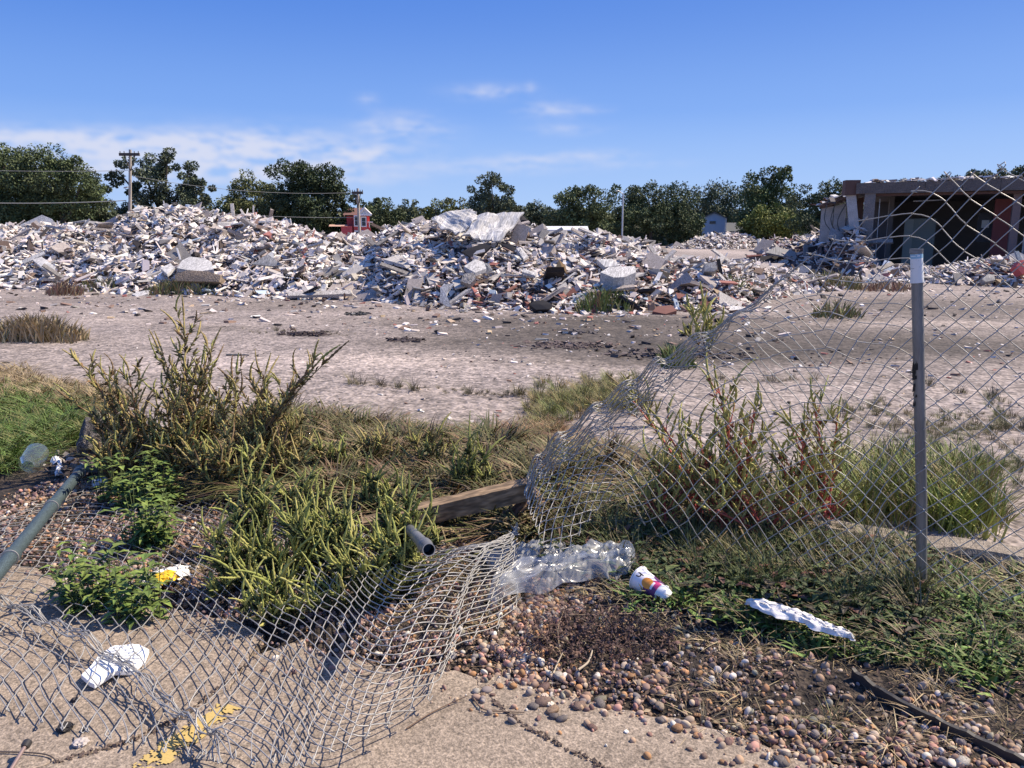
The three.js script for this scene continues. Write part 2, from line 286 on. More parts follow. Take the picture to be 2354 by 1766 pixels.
// ---------- trees ----------
function tree(name, label, dist, lobes, o = {}) {
  const R = rng(o.seed ?? Math.round(lobes[0][0] * 7 + lobes[0][1])), mpp = dist / FOC / cP, cx = lobes.reduce((a, l) => a + l[0], 0) / lobes.length;
  const foot = atZ(o.foot ?? cx, 500, dist); foot.y = 0.03;
  const t = thing(name, label, 'tree', foot, o.group), leaf = new MB(foot), wood = new MB(foot), tone = (o.tone ?? [0.050, 0.066, 0.026]).map((q) => q * 1.8), size = (o.leaf ?? 4.8) * mpp;
  const base = lobes.reduce((a, l) => [Math.min(a[0], l[0] - l[2]), Math.max(a[1], l[0] + l[2])], [1e4, -1e4]); if (o.skirt !== false) lobes = [...lobes, [lerp(base[0], base[1], 0.3), 515, (base[1] - base[0]) * 0.3, 30], [lerp(base[0], base[1], 0.7), 512, (base[1] - base[0]) * 0.3, 34]];
  const L = lobes.map(([x, y, rx, ry]) => { const c = atZ(x, y, dist + (R() - 0.5) * rx * mpp * 0.8); return [c, rx * mpp * 1.1, (ry ?? rx) * mpp * 1.12]; });
  const low = L.reduce((a, l) => Math.min(a, l[0].y - l[2]), 99), hub = foot.clone(); hub.y = Math.max(1.6, lerp(low, L[0][0].y, 0.35)); hub.x = lerp(foot.x, L.reduce((a, l) => a + l[0].x, 0) / L.length, 0.5);
  const tr = (o.trunk ?? 0.3) ;
  wood.tube(curve([foot.clone(), foot.clone().lerp(hub, 0.5).add(V((R() - 0.5) * 0.5, 0, 0)), hub], 6), (k) => tr * (1.25 - 0.5 * k), 7, [0.09, 0.075, 0.06]);
  for (const [c, rx, ry] of L) {
    const mid = hub.clone().lerp(c, 0.5); mid.y -= ry * 0.15; wood.tube(curve([hub.clone(), mid, c.clone().add(V(0, ry * 0.3, 0))], 5), (k) => tr * 0.55 * (1 - 0.85 * k) + 0.02, 5, [0.09, 0.075, 0.06]);
    const n = Math.round((o.density ?? 1) * 11 * (4 * rx * ry) / (size * size)), lump = [];
    const nl = Math.max(7, Math.round(rx * ry * 4)); for (let i = 0; i < nl; i++) { const u = R() * 2 - 1, a = R() * 6.283, q = Math.sqrt(1 - u * u), r = 0.25 + 0.75 * Math.sqrt(R()); lump.push([V(c.x + rx * q * Math.cos(a) * r, c.y + ry * u * r, c.z + rx * 0.8 * q * Math.sin(a) * r), (0.18 + 0.2 * R()) * Math.min(rx, ry), vary(R, tone, 0.3)]); }
    for (let i = 0; i < n; i++) {
      const lp = lump[Math.floor(R() * nl)], u = R() * 2 - 1, a = R() * 6.283, q = Math.sqrt(1 - u * u), rr = lp[1] * (0.55 + 0.75 * R()), N = V(q * Math.cos(a), u * 0.8, q * Math.sin(a));
      const p = lp[0].clone().addScaledVector(N, rr); if (p.y < 0.3) continue;
      const dir = N.clone().add(V(R() - 0.5, R() - 0.7, R() - 0.5).multiplyScalar(1.4)).normalize(), side = V(R() - 0.5, R() - 0.5, R() - 0.5).cross(dir).normalize(), s = size * (0.5 + 0.8 * R()), c2 = vary(R, lp[2], 0.28);
      const A = p.clone().addScaledVector(side, s * 0.32).addScaledVector(dir, s * 0.45), B = p.clone().addScaledVector(side, -s * 0.32).addScaledVector(dir, s * 0.4), T = p.clone().addScaledVector(dir, s);
      leaf.tri(p, A, B, c2); leaf.tri(A, T, B, c2);
    }
  }
  wood.build('trunk', VC, t); leaf.build('crown', VCleaf, t);
  return t;
}
const dark = [0.034, 0.05, 0.02], olive = [0.075, 0.085, 0.028], grey = [0.050, 0.064, 0.036], green = [0.05, 0.075, 0.02];
tree('broadleaf_tree', 'large dark tree cut off by the left edge of the picture', 66, [[20, 440, 90, 100], [10, 380, 50, 45], [-70, 450, 90, 100], [60, 490, 70, 60]], { tone: [0.052, 0.07, 0.026], trunk: 0.4 });
tree('broadleaf_tree', 'broad dark green tree left of the taller utility pole', 64, [[130, 430, 75, 75], [110, 385, 40, 36], [160, 385, 35, 32], [190, 425, 40, 45], [120, 490, 80, 50]], { tone: [0.05, 0.068, 0.026] });
tree('broadleaf_tree', 'lower rounded tree at the right end of the big group on the left', 66, [[222, 440, 30, 36], [215, 480, 50, 40], [245, 500, 40, 30]], { tone: grey });
tree('broadleaf_tree', 'wide open crowned tree behind the taller utility pole with sky showing through', 74, [[268, 398, 28, 24], [325, 385, 36, 28], [385, 378, 36, 28], [435, 405, 34, 30], [462, 440, 24, 26], [355, 430, 46, 40], [420, 455, 44, 34], [300, 430, 26, 22], [345, 480, 60, 34], [445, 485, 40, 28]], { tone: grey, density: 1.0, foot: 370 });
tree('broadleaf_tree', 'olive green tree behind the rubble left of the darkest round tree', 84, [[560, 445, 42, 38], [520, 475, 34, 28], [605, 452, 40, 36], [570, 490, 70, 36]], { tone: olive });
tree('broadleaf_tree', 'very dark tall round tree left of the red house', 72, [[690, 398, 42, 36], [655, 430, 42, 42], [740, 425, 46, 42], [782, 455, 32, 40], [700, 460, 80, 50], [640, 485, 46, 40], [745, 500, 60, 38], [780, 505, 34, 30]], { tone: [0.026, 0.04, 0.015], trunk: 0.45 });
tree('broadleaf_tree', 'rounded dome shaped tree just right of the red house', 92, [[868, 492, 44, 36], [850, 510, 40, 30], [900, 512, 28, 24], [872, 470, 26, 18]], { tone: [0.042, 0.058, 0.022] });
tree('broadleaf_tree', 'thin ragged tree standing in the gap right of the dome shaped tree', 110, [[945, 485, 20, 22], [938, 510, 24, 22], [965, 505, 20, 18]], { tone: grey, density: 0.7 });
tree('broadleaf_tree', 'olive tree behind the left slope of the white roof sheets', 105, [[1000, 490, 34, 26], [1040, 485, 30, 24], [1015, 512, 50, 22]], { tone: olive });
tree('broadleaf_tree', 'tall pointed tree behind the top of the middle rubble pile', 98, [[1130, 432, 30, 24], [1105, 460, 34, 28], [1155, 458, 30, 26], [1125, 485, 56, 32], [1170, 495, 34, 24]], { tone: grey });
tree('broadleaf_tree', 'low loose tree right of the pointed tree', 112, [[1215, 490, 26, 22], [1250, 490, 24, 24], [1230, 510, 44, 20]], { tone: grey, density: 0.75 });
tree('broadleaf_tree', 'mid green tree behind the long low white roof', 105, [[1320, 462, 34, 28], [1370, 462, 32, 28], [1300, 490, 34, 28], [1350, 500, 56, 30], [1330, 445, 18, 14]], { tone: [0.052, 0.07, 0.028] });
tree('broadleaf_tree', 'broad dark tree behind the thin light pole', 112, [[1440, 460, 40, 30], [1490, 465, 44, 36], [1550, 470, 44, 38], [1460, 505, 70, 36], [1550, 515, 60, 34]], { tone: dark });
tree('broadleaf_tree', 'dark tree with gaps of sky behind the small blue house', 140, [[1600, 455, 34, 30], [1650, 460, 44, 34], [1690, 460, 34, 32], [1640, 500, 60, 34]], { tone: grey, density: 0.8 });
tree('broadleaf_tree', 'tallest tree on the right with a leaning top beside the blue house', 121, [[1755, 430, 38, 34], [1800, 402, 20, 16], [1775, 405, 24, 20], [1735, 465, 34, 34], [1795, 460, 32, 42], [1765, 490, 60, 40]], { tone: [0.042, 0.06, 0.02] });
tree('broadleaf_tree', 'short bright olive tree at the foot of the tallest tree', 115, [[1740, 515, 30, 24], [1785, 510, 30, 28], [1815, 522, 28, 24]], { tone: [0.085, 0.10, 0.022], leaf: 5.5 });
tree('broadleaf_tree', 'dark tree rising left of the ruined garage', 92, [[1905, 440, 40, 28], [1860, 465, 36, 30], [1950, 455, 36, 30], [1900, 495, 70, 40]], { tone: dark });
tree('broadleaf_tree', 'tree crown showing over the left part of the garage roof', 96, [[2100, 440, 60, 26], [2170, 432, 34, 22], [2040, 455, 50, 26]], { tone: grey });
tree('broadleaf_tree', 'long tree crown showing over the middle of the garage roof', 96, [[2230, 415, 40, 20], [2280, 412, 40, 20], [2250, 440, 80, 34]], { tone: grey });
tree('broadleaf_tree', 'tree crown at the right edge behind the garage roof', 92, [[2345, 405, 34, 22], [2400, 400, 50, 40], [2330, 430, 50, 30]], { tone: grey });
{ // the far wood behind all these, one mass
  const b = new MB(), R = rng(31);
  for (let i = 0; i < 26000; i++) {
    const px = -250 + R() * 2900, d = 150 + R() * 50, top = 488 + 14 * N2(px * 0.012, 3) + 7 * N2(px * 0.05, 8), py = lerp(top, 560, Math.pow(R(), 0.8)), p = atZ(px, py, d);
    if (p.y < 0.2) continue;
    const s = 0.9 + 1.0 * R(), dir = V(R() - 0.5, R() - 0.4, R() - 0.5).normalize(), side = V(R() - 0.5, R() - 0.5, R() - 0.5).cross(dir).normalize(), c = vary(R, N2(px * 0.02, 0) > 0.2 ? olive : grey, 0.4);
    const A = p.clone().addScaledVector(side, s * 0.4).addScaledVector(dir, s * 0.5), B = p.clone().addScaledVector(side, -s * 0.4).addScaledVector(dir, s * 0.4);
    b.tri(p, A, B, c); b.tri(A, p.clone().addScaledVector(dir, s), B, c);
  }
  stuff(b.build('far_wood', VCleaf), 'low far wood closing the horizon behind the trees and houses');
}

// ---------- houses and poles behind ----------
const paint = (r, g, b, rough = 0.8) => std({ color: lin(r, g, b), roughness: rough });
const M = { white: paint(0.78, 0.76, 0.74), glass: paint(0.03, 0.035, 0.045, 0.15), red: paint(0.52, 0.085, 0.085), redroof: paint(0.16, 0.085, 0.075), blue: paint(0.30, 0.42, 0.55), shingle: paint(0.11, 0.115, 0.12), darkside: paint(0.10, 0.11, 0.10), pole: paint(0.40, 0.36, 0.31), crossarm: paint(0.08, 0.065, 0.055), wire: paint(0.30, 0.31, 0.30), whiteroof: paint(0.66, 0.68, 0.70), metal: std({ color: lin(0.5, 0.52, 0.54), metalness: 0.6, roughness: 0.45 }) };
{ // red house with a white gable
  const d = 70, mp = d / FOC / cP, o = atZ(833, 545, d); o.y = 0.03;
  const h = thing('red_house', 'red two storey house with white trimmed gable behind the rubble', 'house', o);
  h0(h, o); const X = (px) => (px - 833) * mp, Y = (py) => atZ(833, py, d).y - 0.03;
  const bx = (name, m, x0, x1, y0, y1, z0, z1, parent = h) => { const b = new MB(); b.boxAt((X(x0) + X(x1)) / 2, (Y(y0) + Y(y1)) / 2, (z0 + z1) / 2, X(x1) - X(x0), Math.abs(Y(y0) - Y(y1)), Math.abs(z1 - z0)); return b.build(name, m, parent); };
  const gnd = 560;
  bx('wall', M.red, 787, 815, 517, gnd, -6, -0.6); bx('wall', M.red, 800, 850, 496, gnd, -7, -1.0);
  bx('bay', M.red, 815, 845, 494, gnd, -1, 0.3);
  const gable = new MB(), gz = 0.55; gable.tri(V(X(826), Y(493), gz - 0.25), V(X(854), Y(493), gz - 0.25), V(X(839), Y(479), gz - 0.25)); gable.build('gable', M.white, h);
  const trim = new MB(); trim.boxAt(X(840), Y(494), gz - 0.1, X(854) - X(825), 0.16, 0.4);
  for (const [ax, bx2] of [[825, 839], [854, 839]]) { const A = V(X(ax), Y(494), gz), B = V(X(bx2), Y(478.5), gz); trim.tube([A, B], 0.09, 4, [1, 1, 1]); } trim.build('gable_trim', M.white, h);
  const roof = new MB(), r = (x, y, z) => V(X(x), Y(y), z); roof.quad(r(792, 494, -0.6), r(848, 494, -0.6), r(832, 474, -4), r(800, 474, -4)); roof.quad(r(848, 494, -0.6), r(854, 494, -7), r(836, 474, -4.5), r(832, 474, -4)); roof.quad(r(792, 494, -7), r(792, 494, -0.6), r(800, 474, -4), r(800, 474, -4.5));
  roof.tri(r(825, 494, 0.4), r(839, 478, 0.4), r(836, 478, -4)); roof.tri(r(854, 494, 0.4), r(836, 478, -4), r(839, 478, 0.4)); roof.build('roof', std({ color: lin(0.16, 0.085, 0.075), side: THREE.DoubleSide }), h);
  const lean = new MB(); lean.quad(r(762, 521, 0.6), r(802, 521, 0.6), r(802, 516, -0.9), r(762, 516, -0.9)); lean.build('porch_roof', std({ color: lin(0.5, 0.32, 0.26), side: THREE.DoubleSide }), h);
  bx('porch_wall', M.red, 788, 812, 520, gnd, -0.8, 0.5);
  bx('porch_wall', M.red, 846, 852, 524, gnd, -1, 0);
  bx('cornice', M.white, 845, 857, 509.5, 511.5, -1, 0.2);
  bx('post', M.white, 848, 850, 512, 523, -0.1, 0.15);
  const win = (x0, x1, y0, y1) => { const f = bx('window', M.white, x0, x1, y0, y1, 0.3, 0.42); const p1 = bx('pane', M.glass, x0 + 2, x1 - 2, y0 + 3, (y0 + y1) / 2 - 0.4, 0.35, 0.435, f), p2 = bx('pane', M.glass, x0 + 2, x1 - 2, (y0 + y1) / 2 + 0.4, y1 - 2.5, 0.35, 0.435, f); };
  win(816, 826, 495, 521); win(831, 843, 498, 522); win(816, 826, 530, 552); win(831, 843, 530, 552);
}
function h0(h, o) { h.rotation.y = -Math.atan2(o.x, -o.z); return 0; }
{ // small blue house end on
  const d = 125, mp = d / FOC / cP, o = atZ(1640, 545, d); o.y = 0.03; const h = thing('blue_house', 'small pale blue gabled house end behind the far rubble heap', 'house', o), face = h0(h, o), X = (px) => (px - 1640) * mp, Y = (py) => atZ(1640, py, d).y - 0.03;
  const b = new MB(), f = (x, y, z) => V(X(x), Math.max(0, Y(y)), z), pr = [[1615, 575], [1664, 575], [1664, 501], [1640, 490], [1615, 501]];
  for (let i = 1; i < 4; i++) { b.tri(f(...pr[0], 0), f(...pr[i], 0), f(...pr[i + 1], 0)); b.tri(f(...pr[0], -7), f(...pr[i + 1], -7), f(...pr[i], -7)); }
  b.quad(f(...pr[1], 0), f(...pr[1], -7), f(...pr[2], -7), f(...pr[2], 0)); b.quad(f(...pr[0], 0), f(...pr[4], 0), f(...pr[4], -7), f(...pr[0], -7)); b.build('wall', M.blue, h);
  const rf = new MB(); for (const [a, c] of [[1612, 1640], [1667.5, 1640]]) { const v = [f(a, 503, 0.3), f(c, 489.5, 0.3), f(c, 489.5, -7.3), f(a, 503, -7.3)], up = v.map((q) => q.clone().add(V(0, 0.14, 0))); rf.hex([...v, ...up]); } rf.build('roof', M.shingle, h);
  const fr = new MB(); fr.boxAt(X(1637), Y(511.5), 0.04, X(1645) - X(1630), 0.5, 0.1).build('window', M.blue, h); const w = new MB(); w.boxAt(X(1637), Y(511.5), 0.06, X(1644) - X(1631), 0.42, 0.12).build('pane', M.glass, h.children[2]);
  const c = new MB(); c.boxAt(X(1665.5), Y(530), 0.02, 0.14, Y(503) - Y(560), 0.2).build('corner_board', M.white, h);
}
function lowHouse(label, x0, x1, eave, ridge, d, wallM, roofM, door) {
  const o = atZ((x0 + x1) / 2, 545, d); o.y = 0.03; const h = thing('low_house', label, 'house', o), face = h0(h, o), mp = d / FOC / cP, cx = (x0 + x1) / 2, X = (px) => (px - cx) * mp, Y = (py) => atZ(cx, py, d).y - 0.03;
  const b = new MB(); b.boxAt(0, Y(eave) / 2, -3.5, X(x1) - X(x0), Y(eave), 7).build('wall', wallM, h);
  const r = new MB(), e = 0.4, w = X(x1) + 0.4; r.hex([V(-w, Y(eave) - 0.02, e), V(w, Y(eave) - 0.02, e), V(w, Y(ridge) - 0.1, -3.5), V(-w, Y(ridge) - 0.1, -3.5), V(-w, Y(eave) + 0.12, e), V(w, Y(eave) + 0.12, e), V(w, Y(ridge), -3.5), V(-w, Y(ridge), -3.5)]);
  r.hex([V(-w, Y(ridge) - 0.1, -3.51), V(w, Y(ridge) - 0.1, -3.51), V(w, Y(eave) - 0.02, -7.4), V(-w, Y(eave) - 0.02, -7.4), V(-w, Y(ridge), -3.51), V(w, Y(ridge), -3.51), V(w, Y(eave) + 0.12, -7.4), V(-w, Y(eave) + 0.12, -7.4)]); r.build('roof', roofM, h);
  if (door) { const g = new MB(); g.boxAt(X((door[0] + door[1]) / 2), Y(door[2]) / 2, 0.03, X(door[1]) - X(door[0]), Y(door[2]), 0.12).build('garage_door', paint(0.6, 0.6, 0.58), h); }
  return h;
}
lowHouse('long low building with a white roof behind the middle rubble pile', 1248, 1342, 531, 519, 80, M.darkside, M.whiteroof);
lowHouse('low dark roofed house right of the small blue house', 1668, 1745, 533, 511, 128, M.darkside, M.shingle);
lowHouse('dark house with a pale garage door left of the ruined garage', 1838, 1930, 529, 513, 124, M.darkside, M.shingle, [1852, 1866, 532]);
function pole(label, px, topPy, lean, d, arm, r = 0.14) {
  const f = atZ(px, 545, d); f.y = 0.03; const top = atZ(px + lean, topPy, d), t = thing('utility_pole', label, 'utility pole', f), H = top.y - 0.03, dx = top.x - f.x;
  const b = new MB(); b.tube([V(0, 0, 0), V(dx * 0.5, H * 0.5, 0), V(dx, H, 0)], (k) => r * (1 - 0.35 * k), 8); b.build('shaft', M.pole, t);
  if (arm) { const a = new MB(), w = arm * d / FOC / cP; a.boxAt(dx * 0.97, H - 0.35, 0.14, w * 2, 0.2, 0.14); a.build('crossarm', M.crossarm, t); const br = new MB(); br.tube([V(dx - w * 0.55, H - 0.42, 0.2), V(dx * 0.95, H - 1.5, 0.12)], 0.035, 4); br.tube([V(dx + w * 0.55, H - 0.42, 0.2), V(dx * 0.95, H - 1.5, 0.12)], 0.035, 4); br.build('brace', M.crossarm, t); for (const q of [-0.9, -0.5, 0.5, 0.9]) { const i = new MB(); i.tube([V(dx * 0.97 + q * w, H - 0.25, 0.14), V(dx * 0.97 + q * w, H - 0.12, 0.14)], 0.03, 5); i.build('insulator', M.crossarm, t); } }
  return { t, top };
}
const p1 = pole('tall wooden utility pole with a crossarm and braces at left', 294, 344, 5, 58, 22, 0.15);
{ const l = new MB(), k = 58 / FOC / cP; l.tube([V(0.1, atZ(296, 433, 58).y, 0.1), V(17 * k, atZ(296, 432, 58).y, 0.5)], 0.06, 5); l.build('lamp_bracket', M.metal, p1.t); }
pole('shorter wooden utility pole in front of the red house', 827, 433, -5, 62, 12, 0.14);
{ const f = atZ(1430, 545, 84); f.y = 0.03; const t = thing('light_pole', 'thin pale light pole in front of the broad dark tree', 'light pole', f), H = atZ(1428, 445, 84).y; const b = new MB(); b.tube([V(0, 0, 0), V(0, H, 0)], 0.09, 6); b.build('shaft', M.metal, t); const a = new MB(); a.tube([V(0, H - 0.1, 0), V(-0.5, H + 0.25, 0.2), V(-0.8, H + 0.2, 0.3)], 0.05, 5); a.build('lamp_arm', M.metal, t); }
function line(label, A, B, sag, r = 0.025) { const o = A.clone(), b = new MB(o), P = []; for (let i = 0; i <= 12; i++) { const k = i / 12, q = A.clone().lerp(B, k); q.y -= sag * 4 * k * (1 - k); P.push(q); } b.tube(P, r, 4); tag(b.build('power_line', M.wire, null, o), label, 'power line'); }
line('lower pale power line crossing in front of the left trees', atZ(-120, 464, 57), atZ(290, 461, 58), 0.15, 0.03);
line('upper thin power line crossing in front of the left trees', atZ(-120, 389, 57), atZ(294, 392, 58), 0.1, 0.016);
line('power line running from the shorter pole past the dark round tree', atZ(300, 470, 58), atZ(824, 500, 62), 0.3, 0.016);
line('power line between the two pole tops before the dark round tree', atZ(308, 405, 58), atZ(822, 442, 62), 0.5, 0.014);

// ---------- the ruined garage ----------
{
  const L = atZ(1972, 640, 33.5), turn = -Math.atan2(EZ, EX) * 0 + Math.atan2(-EZ, EX); L.y = 0.06;
  const g = thing('ruined_garage', 'half demolished garage with a dark open front and debris on its roof', 'building', L);
  g.rotation.y = turn;                                    // local x runs along the front to the right, local -z goes into the building
  const H = 3.30, top = 3.78, W = 13, D = 9;
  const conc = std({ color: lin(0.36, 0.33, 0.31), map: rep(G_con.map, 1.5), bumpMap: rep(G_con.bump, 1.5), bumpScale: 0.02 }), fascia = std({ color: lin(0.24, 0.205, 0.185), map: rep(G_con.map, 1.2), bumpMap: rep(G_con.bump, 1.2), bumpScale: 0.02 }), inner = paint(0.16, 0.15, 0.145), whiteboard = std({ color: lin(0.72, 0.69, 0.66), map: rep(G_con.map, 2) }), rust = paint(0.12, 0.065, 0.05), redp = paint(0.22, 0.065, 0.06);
  const B = (name, m, x, y, z, sx, sy, sz, parent = g) => { const b = new MB(); b.boxAt(x, y, z, sx, sy, sz); return b.build(name, m, parent); };
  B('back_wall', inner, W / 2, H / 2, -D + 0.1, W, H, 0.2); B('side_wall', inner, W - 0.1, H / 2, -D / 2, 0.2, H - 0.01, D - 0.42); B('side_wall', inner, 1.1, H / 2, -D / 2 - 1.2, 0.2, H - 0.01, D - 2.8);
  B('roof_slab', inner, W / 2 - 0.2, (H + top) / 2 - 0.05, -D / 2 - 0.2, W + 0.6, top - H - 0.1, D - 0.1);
  { const b = new MB(), R = rng(4); let x = -0.35; while (x < W) { const w = 1.2 + R() * 1.5; b.boxAt(x + w / 2, (H + top) / 2 - 0.02 + (R() - 0.5) * 0.03, 0.06 + (R() - 0.5) * 0.03, w - 0.015, top - H - 0.04, 0.4); x += w; } b.build('fascia', fascia, g); }
  B('beam', rust, W / 2, H - 0.06, -0.05, W, 0.1, 0.24);
  { const b = new MB(); b.boxAt(-0.55, (H + top) / 2 + 0.02, -0.02, 0.6, 0.62, 0.5, 0.3); b.build('beam_end', rust, g); }
  B('column', conc, 0.22, H / 2, 0, 0.42, H, 0.4); B('column', conc, 6.25, H / 2, -0.1, 0.5, H, 0.4); B('column', std({ color: lin(0.2, 0.15, 0.14) }), 5.55, H / 2, -0.3, 0.28, H, 0.3);
  { const b = new MB(); b.hex([V(0.05, 0, 0.25), V(0.42, 0, 0.25), V(0.42, 0, 0.12), V(0.05, 0, 0.12), V(-0.52, H, 0.1), V(-0.12, H, 0.1), V(-0.12, H, -0.05), V(-0.52, H, -0.05)].map((p) => p.add(V(-0.22, 0, 0)))); b.build('leaning_board', whiteboard, g); }
  { const b = new MB(), c = paint(0.17, 0.2, 0.18); B('cabinet', c, 2.3, 1.25, -2.6, 1.2, 2.1, 0.5); B('cabinet_door', paint(0.24, 0.27, 0.24), 1.85, 1.25, -2.32, 0.35, 2.06, 0.05); }
  B('paper_notice', paint(0.55, 0.55, 0.5), 4.75, 2.05, -2.2, 0.28, 0.32, 0.02); B('hanging_panel', paint(0.06, 0.06, 0.06), 4.75, 1.9, -2.26, 0.6, 1.2, 0.04);
  B('red_partition', redp, 5.4, H / 2 - 0.1, -1.6, 0.9, H - 0.3, 0.1); B('roller_rail', M.metal, 5.95, H / 2, -0.35, 0.07, H - 0.1, 0.07);
  { const b = new MB(); b.tube([V(1.9, H - 0.3, -1), V(3.1, H - 0.25, -1.2)], 0.03, 6); b.tube([V(0.6, H - 0.2, -0.5), V(0.62, 0.2, -0.4)], 0.02, 5); b.build('hanging_pipe', M.metal, g); }
  // the wing left of the corner, its roof fallen in
  const wing = (x0, x1, h0, h1, z, m) => { const b = new MB(); b.hex([V(x0, 0, z), V(x1, 0, z), V(x1, 0, z - 0.15), V(x0, 0, z - 0.15), V(x0, h0, z), V(x1, h1, z), V(x1, h1, z - 0.15), V(x0, h0, z - 0.15)]); return b.build('wall_panel', m, g); };
  wing(-1.75, -1.25, 2.75, 2.85, -1.2, whiteboard); wing(-1.22, -0.72, 2.85, 3.0, -1.22, whiteboard); wing(-0.70, -0.50, 3.05, 3.1, -1.35, std({ color: lin(0.45, 0.42, 0.40) })); wing(-0.48, -0.05, 3.15, 3.25, -1.7, rust);
  { const b = new MB(), R = rng(12); for (let i = 0; i < 26; i++) { const x = -1.85 + R() * 1.85, m = new THREE.Matrix4().makeRotationFromEuler(new THREE.Euler((R() - 0.5) * 0.6, R() * 3, 0.22 + (R() - 0.5) * 0.7)); m.setPosition(x, 2.9 + (x + 1.85) * 0.36 + R() * 0.2, -1.6 - R() * 2 + 0.6); b.box(m, 0.3 + R() * 0.8, 0.03 + R() * 0.06, 0.08 + R() * 0.25, pick(R, [[3, [0.10, 0.05, 0.04]], [3, [0.6, 0.6, 0.6]], [2, [0.1, 0.09, 0.09]], [2, [0.3, 0.25, 0.22]]]), 0.2, R); } stuff(b.build('roof_wreckage', VC, g)); }
  { const b = new MB(), R = rng(15); b.hex([V(-1.85, 2.8, -0.9), V(-0.3, 3.3, -0.7), V(-0.3, 3.3, -3.5), V(-1.85, 2.8, -3.5), V(-1.85, 2.86, -0.9), V(-0.3, 3.4, -0.7), V(-0.3, 3.4, -3.5), V(-1.85, 2.86, -3.5)]); b.build('fallen_roof', rust, g); }
  for (const [a, c, e] of [[-1.5, -1.1, -1.3], [-1.15, -0.95, -1.25], [-0.7, -0.85, -1.15]]) { const b = new MB(); b.tube(curve([V(a, 3.0, -0.9), V((a + c) / 2 - 0.25, 2.2, -0.7), V(c, 1.5, -0.65), V(e, 0.9, -0.6)], 10), 0.022, 5); b.build('hanging_cable', M.darkside, g); }
  { const b = new MB(), R = rng(18); for (let i = 0; i < 330; i++) { const x = -0.3 + R() * W, z = 0.22 - Math.pow(R(), 1.6) * 5, m = new THREE.Matrix4().makeRotationFromEuler(new THREE.Euler((R() - 0.5) * 0.5, R() * 6, (R() - 0.5) * 0.5)); m.setPosition(x, top + 0.01 + R() * (0.06 + 0.10 * Math.max(0, N2(x * 0.7, 2))), z); b.box(m, 0.12 + R() * R() * 0.7, 0.02 + R() * 0.05, 0.08 + R() * 0.25, vary(R, pick(R, [[4, [0.7, 0.69, 0.68]], [3, [0.45, 0.43, 0.42]], [2, [0.22, 0.17, 0.14]], [1, [0.12, 0.1, 0.1]]])), 0.3, R); } stuff(b.build('roof_debris', VC, g)); }
}

// ---------- rubble ----------
const PAL = { white: [0.74, 0.70, 0.655], pink: [0.60, 0.53, 0.49], grey: [0.36, 0.34, 0.325], dark: [0.045, 0.038, 0.038], brown: [0.20, 0.135, 0.105], brick: [0.30, 0.12, 0.10], tan: [0.50, 0.38, 0.25], blue: [0.34, 0.42, 0.50] };
const chunkMats = Object.fromEntries(Object.entries(PAL).map(([k, c]) => [k, std({ color: lin(...c), roughness: 0.9, map: rep(G_con.map, 1) })]));
const unit = (seed, sx, sy, sz, jit) => { const b = new MB(), R = rng(seed); b.box(new THREE.Matrix4(), sx, sy, sz, [1, 1, 1], jit, R); return b.geo(); };
const shapes = { slab: [1, 2, 3].map((i) => unit(i, 1, 0.11, 0.62, 0.28)), chunk: [4, 5, 6].map((i) => unit(i, 1, 0.62, 0.75, 0.4)), plank: [7, 8].map((i) => unit(i, 1, 0.05, 0.11, 0.05)) };
const piles = {}, fade0 = (k) => sstep(0.05, 0.3, k) * (1 - 0.6 * sstep(0.6, 0.95, k));
